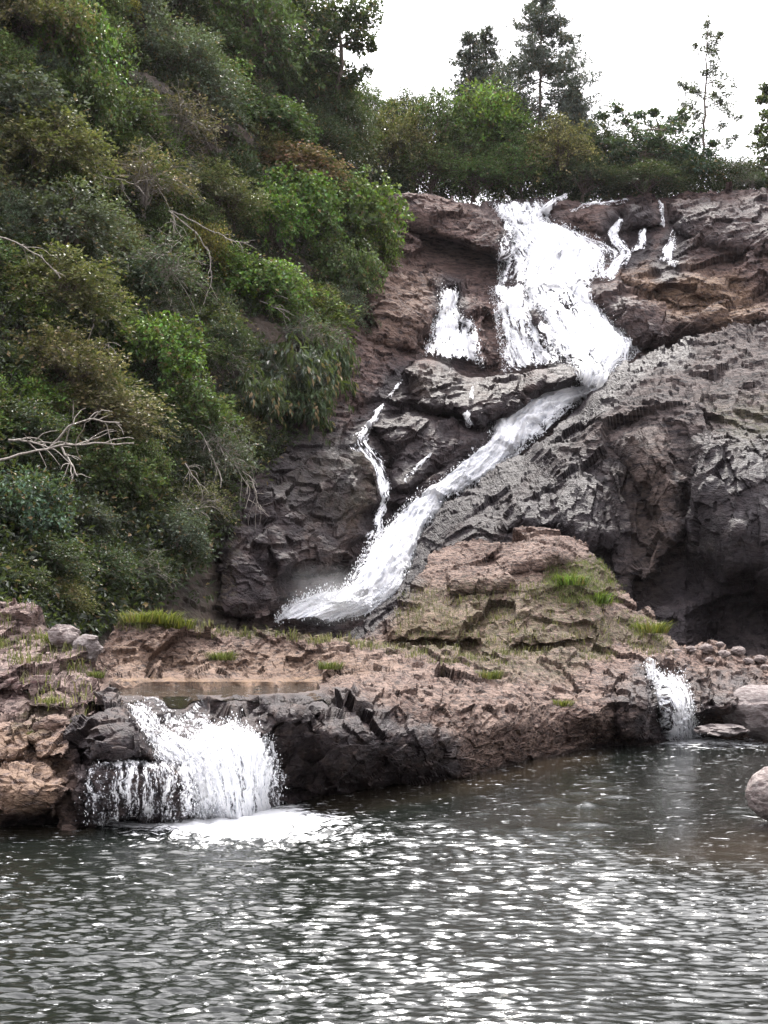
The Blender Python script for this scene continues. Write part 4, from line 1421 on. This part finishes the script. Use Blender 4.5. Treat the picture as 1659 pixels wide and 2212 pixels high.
# ---- trees built on a measured skeleton
def clump_tree(name, label, trunk, Y, clumps, leafL, per, col, flat=0.6, r0=0.16, r1=0.03, cat='tree', barkm=None, spread=1.2, seed=0, needle=False, limbs=True):
    g = np.random.default_rng(seed + 300)
    tp = np.array([P(x, y, Y) for x, y in trunk])
    root = tp[0]
    trunkc = resample(tp, 24) - root
    trunkc[1:-1] += g.normal(0, 0.04, (22, 3))
    T = Tubes()
    T.add(trunkc, r0, r1, 7)
    m = Y / F
    cc, rr = [], []
    for (x, y, r) in clumps:
        c = P(x, y, Y + g.normal(0, spread)) - root
        if limbs:
            below = trunkc[trunkc[:, 2] < c[2] + 0.1]
            st = below[np.argmin(np.linalg.norm((below - c) * [1, 1, 0.8], axis=1))] if len(below) else trunkc[2]
            lb = curve_to(st, c, 6, -0.04, g)
            T.add(lb, max(0.02, r0 * 0.3), 0.012, 4)
            for q in range(3):
                cc.append(lb[3 + q:4 + q] + g.normal(0, 0.12, (1, 3)))
                rr.append(np.array([g.uniform(0.15, 0.3)]))
            for q in range(3):
                T.add(curve_to(lb[4], c + g.normal(0, 0.5, 3) * r * m, 4, 0.05, g), 0.014, 0.008, 3)
        k = max(3, int((r / 8) ** 1.5))
        sub = c + g.normal(0, 0.5, (k, 3)) * r * m * np.array([1, 1, flat])
        cc.append(sub)
        rr.append(g.uniform(0.35, 0.75, k) * r * m)
    cc, rr = np.concatenate(cc), np.concatenate(rr)
    pos, d = crown_points(g, cc, rr, per, flat)
    n = len(pos)
    sz = g.uniform(0.6, 1.3, n)
    cm = leaf_mesh('crown', pos, unit(d + g.normal(0, 0.5, (n, 3))), unit(g.normal(0, 0.5, (n, 3)) + [0, 0, 0.8]), leafL * sz, leafL * (0.22 if needle else 0.55) * sz)
    r = empty(name, tuple(root))
    tag(r, label, cat)
    c = link('crown', cm, M_needle if needle else M_leaf, r)
    c.color = (*COL[col], 1)
    link('trunk', T.build('trunk'), barkm or M_bark, r)
    return r


clump_tree('tree', 'open branched tree dark against the white sky left of centre', [(705, 360), (722, 230), (742, 130), (728, 40), (700, -60)], 57,
           [(655, 10, 36), (700, 30, 34), (760, 15, 30), (800, 20, 26), (690, 70, 30), (735, 60, 26), (775, 75, 34), (805, 105, 18), (790, 50, 26), (665, 110, 40), (700, 130, 34), (720, 170, 34), (760, 170, 22), (790, 155, 14), (670, 180, 40), (700, 210, 40), (760, 215, 26), (735, 235, 34), (630, -10, 50), (850, -15, 14), (640, 40, 50), (680, 50, 44), (720, 20, 36), (665, 150, 50), (640, 200, 50), (700, 260, 46), (745, 40, 34), (750, 190, 30), (770, 100, 22), (705, 90, 36)], 0.2, 46, 'dark', 0.8, 0.2, seed=1)


def pine(name, label, x, ybase, ytop, wpx, Y, seed, col='dark', dens=1.0, lean=0.0, bare=0.25):
    g = np.random.default_rng(seed)
    root, top = P(x, ybase, Y), P(x + lean, ytop, Y)
    H = top[2] - root[2]
    R = wpx * Y / F
    T = Tubes()
    tr = np.stack([np.linspace(0, top[0] - root[0], 20), np.zeros(20), np.linspace(0, H, 20)], -1)
    tr[1:-1, :2] += g.normal(0, 0.03, (18, 2))
    T.add(tr, 0.16, 0.03, 6)
    pp, dd = [], []
    zz = H * bare
    while zz < H * 0.985:
        f = (zz - H * bare) / (H * (1 - bare))
        nb = g.integers(3, 6)
        for k in range(nb):
            a = g.random() * 6.283
            ln = R * (1 - f) ** 0.75 * g.uniform(0.5, 1.3) + 0.15
            st = np.array([np.interp(zz, tr[:, 2], tr[:, 0]), 0, zz])
            en = st + np.array([math.cos(a) * ln, math.sin(a) * ln, ln * g.uniform(-0.25, 0.3)])
            br = curve_to(st, en, 7, -0.08, g)
            T.add(br, 0.035 * (1 - f) + 0.01, 0.006, 4)
            nt = int((6 + 11 * ln) * dens)
            t = 0.3 + 0.7 * g.random(nt) ** 0.7
            c = np.stack([np.interp(t, np.linspace(0, 1, 7), br[:, q]) for q in range(3)], -1) + g.normal(0, 1, (nt, 3)) * np.array([1, 1, 0.5]) * (0.07 + 0.07 * ln)
            pp.append(np.repeat(c, 9, 0))
            dd.append(unit(g.normal(0, 0.8, (nt * 9, 3)) + 0.5 * unit(en - st) + [0, 0, 0.35]))
        zz += H * g.uniform(0.010, 0.022)
    pos, d = np.concatenate(pp), np.concatenate(dd)
    n = len(pos)
    cm = leaf_mesh('crown', pos, d, unit(g.normal(0, 1, (n, 3))), g.uniform(0.14, 0.3, n), g.uniform(0.035, 0.06, n), fold=0.0)
    r = empty(name, tuple(root))
    tag(r, label, 'pine')
    c = link('crown', cm, M_needle, r)
    c.color = (*COL[col], 1)
    link('trunk', T.build('trunk'), M_bark, r)
    return r


pine('pine_tree', 'tallest broad dark pine above the waterfall reaching the top of the picture', 1165, 420, -20, 175, 68, 1, 'pine', 0.9, 5, 0.2)
pine('pine_tree', 'slim pine left of the tallest pine with a pointed top', 1012, 380, 66, 74, 70, 2, 'pine', 0.7, 2, 0.15)
pine('pine_tree', 'second slim pine close behind the slim pointed one', 1050, 380, 56, 74, 71, 3, 'pine', 0.6, 0, 0.15)
pine('pine_tree', 'young pine half hidden at the right foot of the tallest pine', 1240, 430, 190, 62, 67, 4, 'pine', 0.9, -4, 0.1)
clump_tree('slender_tree', 'tall slender almost bare tree standing alone against the sky at right', [(1516, 420), (1520, 300), (1526, 150), (1530, 28)], 66,
           [(1530, 50, 9), (1528, 75, 11), (1540, 90, 10), (1545, 110, 13), (1527, 110, 10), (1535, 130, 12), (1556, 75, 7), (1500, 100, 5), (1540, 150, 13), (1560, 165, 13), (1522, 160, 8), (1575, 180, 11), (1552, 180, 10), (1480, 190, 8), (1470, 185, 7), (1495, 195, 8), (1508, 200, 8), (1545, 205, 8), (1575, 205, 10), (1480, 225, 10), (1492, 235, 9), (1470, 245, 8), (1568, 225, 11), (1580, 240, 11), (1555, 220, 7), (1505, 245, 8), (1475, 265, 9), (1595, 255, 7), (1560, 270, 6), (1590, 300, 6), (1575, 310, 9)], 0.13, 34, 'pine', 0.9, 0.1, 0.02, barkm=M_bark, spread=0.5, seed=2)
clump_tree('spreading_tree', 'flat topped feathery tree on the rim in front of the slender tree', [(1440, 440), (1438, 380), (1430, 320), (1425, 280)], 64,
           [(1310, 250, 10), (1330, 240, 12), (1385, 248, 12), (1410, 240, 9), (1350, 265, 8), (1450, 258, 18), (1475, 250, 16), (1430, 275, 24), (1465, 280, 28), (1500, 300, 22), (1380, 295, 20), (1345, 310, 22), (1400, 310, 30), (1440, 320, 34), (1490, 335, 30), (1330, 340, 26), (1370, 345, 32), (1420, 360, 36), (1470, 370, 36), (1515, 360, 24), (1310, 375, 26), (1350, 390, 30), (1300, 310, 10), (1530, 330, 12), (1540, 310, 8)], 0.2, 36, 'blue', 0.45, 0.14, 0.04, seed=3)
clump_tree('tree', 'dark tree cut off by the right edge above the cliff', [(1668, 440), (1664, 330), (1660, 200)], 63,
           [(1650, 190, 16), (1665, 205, 20), (1645, 215, 10), (1655, 250, 18), (1640, 280, 16), (1660, 300, 24), (1635, 320, 22), (1655, 345, 26), (1630, 360, 16), (1650, 390, 20), (1670, 270, 20)], 0.2, 40, 'dark', 0.6, 0.14, seed=4)

RIDGE = [
    ('fine', 850, 330, 90, 100, 'olive', 'olive grey shrub on the rim left of the green bushes', 1.0),
    ('fine', 870, 255, 70, 50, 'dark', 'dark shrub at the skyline left of the slim pines', 4.0),
    ('fine', 945, 290, 85, 90, 'mid', 'green bush on the rim left of the brightest bush', 2.0),
    ('broad', 1050, 275, 85, 85, 'bright', 'brightest green bush on the rim below the slim pines', 2.5),
    ('broad', 1085, 235, 45, 45, 'bright', 'small light green bush against the trunk of the tallest pine', 3.5),
    ('fine', 930, 375, 90, 55, 'mid', 'low green bush at the cliff rim left of the crest', 0.5),
    ('fine', 1030, 385, 85, 45, 'mid', 'low bush at the cliff rim just left of the waterfall crest', 0.5),
    ('fine', 1200, 345, 90, 80, 'olive', 'hazy olive bush right above the waterfall crest', 1.0),
    ('fine', 1120, 370, 70, 60, 'mid', 'dull green bush directly behind the waterfall crest', 0.8),
    ('fine', 1265, 385, 70, 45, 'dark', 'low dark bush right of the hazy olive bush', 0.5),
    ('fine', 1300, 330, 55, 60, 'dark', 'dark bush between olive bush and the feathery tree', 2.5),
    ('fine', 1400, 395, 95, 38, 'dark', 'low dark bush along the rim under the feathery tree', 0.5),
    ('airy', 1590, 378, 60, 40, 'dark', 'thin dark bush on the rim under the slender tree', 1.5),
    ('airy', 1625, 395, 50, 30, 'grey', 'small thin bush on the rim near the right edge', 0.8),
    ('fine', 1390, 345, 95, 60, 'dark', 'dense dark bush filling the lower crown of the feathery tree', 3.0),
    ('fine', 1480, 365, 80, 50, 'blue', 'bluish dark bush on the rim left of the slender tree', 2.6),
    ('fine', 1110, 320, 80, 60, 'mid', 'green bush filling the gap below the tallest pine', 2.2),
    ('fine', 985, 335, 80, 60, 'mid', 'green bush below the slim pines on the rim', 1.6),
    ('fine', 830, 405, 55, 40, 'dark', 'dark bush at the corner where hillside meets the cliff rim', 0.5),
    ('fine', 790, 330, 70, 80, 'grey', 'grey green tree crown behind the corner of the hillside', 2.0),
    ('fine', 780, 240, 65, 60, 'mid', 'dull green crown at the skyline right of the open branched tree', 3.0),
]
for (kd, px, py, rx, ry, col, lab, back) in RIDGE:
    bush(kd, px, py, rx, ry, col, lab, 'bush', field=gorge, fwd=0, bright=1.35, dY=61.8 + back - float(gorge.Y(np.array([float(px)]), np.array([float(py)]))[0]), name='bush')  # rim leaf colours lifted to paint in distance haze


def rim_scrub():
    g = np.random.default_rng(8)
    n = 1100
    px = g.uniform(800, 1750, n)
    py = 440 - g.random(n) ** 1.3 * np.where(px < 1300, 120, 75) - 12 * (px > 1400)
    cl = P(px, py, 62.5 + g.uniform(0, 2.5, n))
    pos, d = crown_points(g, cl, g.uniform(0.3, 0.7, n), 50, 0.7)
    m = len(pos)
    sz = g.uniform(0.6, 1.3, m)
    o = link('rim_scrub', leaf_mesh('rim_scrub', pos, unit(d + g.normal(0, 0.6, (m, 3))), unit(g.normal(0, 0.5, (m, 3)) + [0, -0.3, 0.8]), 0.16 * sz, 0.08 * sz), M_leaf)
    o.color = (0.036, 0.05, 0.022, 1)
    tag(o, 'low green scrub along the top rim of the cliff', 'scrub', kind='stuff')


rim_scrub()

# ---- pale bare branches
DEAD = [
    ('long pale dead branch reaching out low at the left edge', [[(-20, 1000), (60, 978), (130, 962), (210, 955), (290, 960)], [(110, 966), (150, 920), (200, 905), (260, 915)], [(130, 962), (150, 1000), (170, 1030)], [(20, 950), (70, 955), (110, 966)]], 2.6, 0.05),
    ('curved pale bare branch hanging down over the yellow green shrub', [[(365, 455), (420, 500), (455, 550), (455, 610), (430, 685)], [(372, 455), (440, 490), (500, 520), (540, 525)], [(372, 455), (375, 500)]], 2.4, 0.04),
    ('pale twig arching among olive leaves near the top of the hillside', [[(215, 378), (255, 385), (302, 404)], [(190, 330), (215, 378)]], 2.2, 0.035),
    ('thin pale branch at the left edge beside grey green leaves', [[(-10, 508), (40, 525), (90, 555), (130, 600)]], 2.4, 0.035),
    ('upright pale stick leaning left of the light green shrub', [[(205, 690), (190, 750), (165, 800)], [(190, 745), (235, 745)]], 2.2, 0.03),
    ('tangle of bare grey twigs drooping before the dark rock wall', [[(430, 930), (460, 985), (480, 1040)], [(470, 960), (510, 1010), (540, 1060), (530, 1100)], [(500, 1000), (545, 1030), (560, 1100)], [(400, 1000), (430, 1050)]], 2.2, 0.03),
    ('short forked pale twig lying in shade at the hillside foot', [[(385, 1098), (440, 1102)], [(400, 1080), (430, 1100), (440, 1130)]], 1.5, 0.025),
    ('pale branch tip poking from the leaves above the drooping plant', [[(560, 650), (600, 665), (620, 690)]], 2.0, 0.03),
]
for k, (lab, lines, fw, r0) in enumerate(DEAD):
    g = np.random.default_rng(70 + k)
    T = Tubes()
    first = None
    for ln in lines:
        pts = np.array(ln, float)
        c = resample(pts, 16)
        c += np.stack([4 * mvec(c[:, 0] + 13 * k, c[:, 1], 25, 5), 5 * mvec(c[:, 0], c[:, 1] + 17 * k, 25, 6)], -1)
        Y0 = float(gorge.Y(c[:1, 0], c[:1, 1])[0]) - fw
        w = P(c[:, 0], c[:, 1], Y0 - np.linspace(0, 0.6, 16))
        if first is None:
            first = w[0].copy()
        T.add(w - first, r0 * 0.6, r0 * 0.28, 5)
        for q in range(9):
            i = g.integers(3, 15)
            e = w[i] + unit(w[i] - w[i - 2]) * g.uniform(0.2, 0.5) + g.normal(0, 0.2, 3)
            T.add(curve_to(w[i], e, 5, 0.1, g) - first, r0 * 0.28, 0.006, 4)
    r = link('bare_branch', T.build('bare_branch'), M_pale)
    r.location = tuple(first)
    tag(r, lab, 'branch')


# ---- grass
def blades(n, R, h, g, lean=0.5):
    a = g.random(n) * 6.283
    rr = R * np.sqrt(g.random(n))
    b = np.stack([rr * np.cos(a), rr * np.sin(a), np.zeros(n)], -1)
    hh = h * g.uniform(0.5, 1.2, n)
    dirn = unit(np.stack([np.cos(a), np.sin(a), np.zeros(n)], -1) + g.normal(0, 0.5, (n, 3)) * [1, 1, 0])
    return blade_arrays(b, dirn, hh, lean * g.uniform(0.3, 1.3, n), h * 0.035)


def blade_arrays(b, dirn, hh, ln, w):
    n = len(b)
    side = np.stack([-dirn[:, 1], dirn[:, 0], np.zeros(n)], -1) * w
    up = np.array([0, 0, 1.0])
    m = b + up * hh[:, None] * 0.6 + dirn * (hh * ln * 0.35)[:, None]
    t = b + up * hh[:, None] * (1 - 0.3 * np.clip(ln, 0, 1))[:, None] + dirn * (hh * ln)[:, None]
    V = np.stack([b - side, b + side, m + side * 0.7, m - side * 0.7, t], 1).reshape(-1, 3)
    k = 5 * np.arange(n)[:, None]
    Fc = np.concatenate([k + [[0, 1, 2]], k + [[0, 2, 3]], k + [[3, 2, 4]]], 1).reshape(-1, 3)
    return V, Fc


tuft_me = mesh_np('grass_tuft', *blades(240, 0.24, 0.25, np.random.default_rng(2), 0.9), False)
tuft_me.materials.append(M_grass)
TUFTS = [
    (bank, 192, 1548, 0.65, 'bright', 'bright green grass tuft on the bank edge beside the low waterfall'),
    (bank, 108, 1500, 0.7, 'yg', 'yellowish grass tuft in a crack of the left bank'),
    (bank, 122, 1388, 0.95, 'yg', 'tall yellow green tuft at the top of the left bank'),
    (bank, 60, 1590, 0.7, 'tan', 'dry brown grass tuft on the left bank above the orange block'),
    (bank, 150, 1555, 0.5, 'olive', 'olive tuft just left of the bright green bank tuft'),
    (shelf, 300, 1352, 1.0, 'yg', 'light green grass clump on the left end of the shelf crest'),
    (shelf, 345, 1350, 1.15, 'yg', 'fullest yellow green grass clump on the shelf crest below the rock wall'),
    (shelf, 385, 1356, 0.95, 'yg', 'yellow green grass clump right of the fullest shelf clump'),
    (shelf, 720, 1455, 0.7, 'olive', 'lone olive tuft above the right end of the small upper pool'),
    (shelf, 1214, 1518, 0.6, 'yg', 'small yellow green tuft on the bare front slope of the shelf'),
    (shelf, 1050, 1475, 0.8, 'olive', 'olive tuft on the shelf below the rock mound'),
    (shelf, 480, 1420, 0.8, 'olive', 'dull grass tuft amid tan rubble behind the small pool'),
    (mound, 1230, 1270, 1.0, 'bright', 'bright green tuft on the left part of the mound lawn'),
    (mound, 1290, 1290, 1.0, 'bright', 'bright green tuft on the right part of the mound lawn'),
    (mound, 1400, 1378, 1.0, 'yg', 'yellow green tuft at the right foot of the mound'),
    (bank, 205, 1448, 0.6, 'olive', 'thin olive tuft on the bank beside the small upper pool'),
]
for lay, px, py, sc, col, lab in TUFTS:
    p = lay.points(np.array([[float(px)]]), np.array([[float(py)]]))[0][0, 0]
    o = bpy.data.objects.new('grass_tuft', tuft_me)
    C.objects.link(o)
    o.location = tuple(p + [0, -0.02, -0.03])
    s = sc * p[1] / 17
    o.scale = (s, s, s * 0.75)
    o.rotation_euler = (0, 0, rng.uniform(0, 6))
    o.color = (*[v * 0.85 for v in COL[col]], 1)
    tag(o, lab, 'grass tuft')


def grass_stuff():
    g = np.random.default_rng(12)
    jobs = [(shelf, [(260, 1346), (420, 1348), (560, 1358), (700, 1376), (820, 1396), (820, 1412), (640, 1385), (400, 1366), (260, 1372)], 1500, 0.16), (shelf, [(800, 1395), (1000, 1408), (1400, 1396), (1480, 1420), (1300, 1430), (1100, 1440), (960, 1450), (850, 1420)], 1000, 0.14),
            (mound, [(860, 1290), (1180, 1270), (1440, 1380), (1440, 1405), (850, 1395)], 1300, 0.17), (bank, [(0, 1330), (60, 1335), (200, 1440), (210, 1530), (100, 1530), (0, 1420)], 500, 0.16)]
    lawn = [(mound, [(1170, 1225), (1285, 1206), (1345, 1265), (1345, 1290), (1290, 1310), (1185, 1308)], 3000, 0.1), (mound, [(1330, 1330), (1400, 1340), (1440, 1385), (1350, 1385)], 700, 0.1), (shelf, [(270, 1342), (400, 1346), (410, 1362), (270, 1362)], 420, 0.11)]
    grass_sheet(g, jobs, (0.095, 0.082, 0.04), 'short dry grass along the shelf crest and on the mound')
    grass_sheet(g, lawn, (0.095, 0.115, 0.03), 'vivid green grass patches on the mound and shelf crest', 0.3)


def grass_sheet(g, jobs, col, label, gap=0.12):
    VV, FF, n0 = [], [], 0
    for lay, poly, n, h in jobs:
        poly = np.array(poly, float)
        px, py = g.uniform(poly[:, 0].min(), poly[:, 0].max(), n), g.uniform(poly[:, 1].min(), poly[:, 1].max(), n)
        k = inside(poly, px, py) & (mvec(px, py, 30, 44) > -gap)
        p = lay.points(px[k], py[k])[0]
        m = len(p)
        for q in range(3):
            b = p + g.normal(0, 0.06, (m, 3)) * [1, 1, 0.2]
            a = g.random(m) * 6.283
            V, Fc = blade_arrays(b, np.stack([np.cos(a), np.sin(a), 0 * a], -1), h * g.uniform(0.4, 1.2, m), g.uniform(0.2, 0.9, m), h * 0.04)
            VV.append(V)
            FF.append(Fc + n0)
            n0 += len(V)
    o = link('grass', mesh_np('grass', np.concatenate(VV), np.concatenate(FF), False), M_grass)
    o.color = (*col, 1)
    tag(o, label, 'grass', kind='stuff')


grass_stuff()


# ---- loose rocks
def boulder(name, p, r, seed, mat, label, cat, wet=0.0, tan=0.0, group=None, sub=4):
    import bmesh
    bm = bmesh.new()
    bmesh.ops.create_icosphere(bm, subdivisions=sub, radius=1.0)
    V = np.array([v.co[:] for v in bm.verts])
    Fc = np.array([[v.index for v in f.verts] for f in bm.faces])
    bm.free()
    d = 1 + (0.08 if sub > 4 else 0.32) * facet(V * 0.8 + seed * 3.3, seed, 0.7) + (0.03 if sub > 4 else 0.08) * facet(V * 2.2 + seed, seed + 5, 0.8) + 0.03 * fbm(V * 4, 4, seed)
    V = V * d[:, None] * np.asarray(r)
    n = len(V)
    o = link(name, mesh_np(name, V, Fc, False, {'wet': np.full(n, wet), 'moss': np.zeros(n), 'tan': np.full(n, tan)}), mat)
    o.location = tuple(float(c) for c in p)
    o.rotation_euler = (0, 0, seed * 1.3)
    tag(o, label, cat, group)
    return o


boulder('boulder', P(1706, 1716, 12.1), (0.40, 0.42, 0.30), 3, M_stone, 'smooth pale grey boulder cut off by the right edge of the pool', 'boulder', 0.0, 0.12, sub=5)
boulder('slab', P(1560, 1578, 22.0), (0.42, 0.4, 0.10), 5, M_stone, 'flat wet grey slab at the foot of the small narrow waterfall', 'rock', 0.55)
boulder('boulder', P(1640, 1540, 23.0), (0.75, 0.7, 0.42), 6, M_stone, 'broad grey boulder at the right edge behind the flat slab', 'boulder', 0.2)
boulder('boulder', P(140, 1378, 15.8), (0.2, 0.2, 0.16), 8, M_stone, 'rounded grey boulder perched on top of the left bank', 'boulder', 0.1, 0.1)
boulder('boulder', P(185, 1400, 15.6), (0.22, 0.2, 0.17), 9, M_stone, 'grey boulder right of the rounded one on the bank top', 'boulder', 0.25)
boulder('boulder', P(118, 1570, 12.75), (0.19, 0.2, 0.13), 12, M_bank, 'tan boulder sitting on the bank beside the low waterfall', 'boulder', 0, 0.4)
ST = [(1490, 1406, .16), (1522, 1410, .22), (1548, 1408, .15), (1560, 1422, .2), (1590, 1414, .24), (1612, 1430, .18), (1530, 1428, .14), (1640, 1428, .2), (1462, 1404, .14), (1650, 1446, .16)]
for k, (px, py, r) in enumerate(ST):
    p = shelf.points(np.array([[float(px)]]), np.array([[float(py)]]))[0][0, 0]
    boulder('stone', p + [0, -0.1, r * 0.2], (r * 0.6, r * 0.6, r * 0.42), 20 + k, M_stone, 'small pale loose stone in the scatter below the dark bluff', 'stone', 0, 0.15, 'pale stones scattered on the right end of the shelf', 3)


# ---- mist where the chute strikes
def mist():
    t = NT('mist')
    co = t.coord('Object')
    ln = t.n('ShaderNodeVectorMath', operation='LENGTH')
    t.l(co, ln.inputs[0])
    f = t.ramp(ln.outputs['Value'], 1.0, 0.1)
    nz = t.ramp(t.noise(co, 2.2, 4, 0.6), 0.35, 0.7)
    v = t.n('ShaderNodeVolumePrincipled')
    v.inputs['Color'].default_value = (0.95, 0.95, 0.97, 1)
    v.inputs['Anisotropy'].default_value = 0.2
    t.l(t.math('MULTIPLY', t.math('MULTIPLY', f, t.math('ADD', nz, 0.25)), 0.3), v.inputs['Density'])
    t.l(v.outputs[0], t.out.inputs['Volume'])
    import bmesh
    bm = bmesh.new()
    bmesh.ops.create_icosphere(bm, subdivisions=3, radius=1.0)
    me = bpy.data.meshes.new('mist')
    bm.to_mesh(me)
    bm.free()
    o = link('mist', me, t.m)
    o.location = tuple(P(705, 1285, 34.6))
    o.scale = (1.8, 1.2, 1.0)
    tag(o, 'faint white mist hanging where the chute strikes the hidden pool', 'mist', kind='stuff')


mist()



# ---- haze volume added to lift the distant darks like lens flare
def haze():
    t = NT('haze')
    v = t.n('ShaderNodeVolumePrincipled')
    v.inputs['Color'].default_value = (0.93, 0.9, 0.97, 1)
    v.inputs['Density'].default_value = 0.00008
    v.inputs['Anisotropy'].default_value = 0.3
    t.l(v.outputs[0], t.out.inputs['Volume'])
    x0, x1, y0, y1, z0, z1 = -410.0, 410.0, -70.0, 910.0, -6.5, 48.0
    V = np.array([[x, y, z] for z in (z0, z1) for y in (y0, y1) for x in (x0, x1)])
    Fc = np.array([[0, 2, 3, 1], [4, 5, 7, 6], [0, 1, 5, 4], [2, 6, 7, 3], [0, 4, 6, 2], [1, 3, 7, 5]])
    o = link('haze', mesh_np('haze', V, Fc, False), t.m)
    tag(o, 'thin pale haze added to lift the far darks like lens flare', 'haze', kind='stuff')


haze()
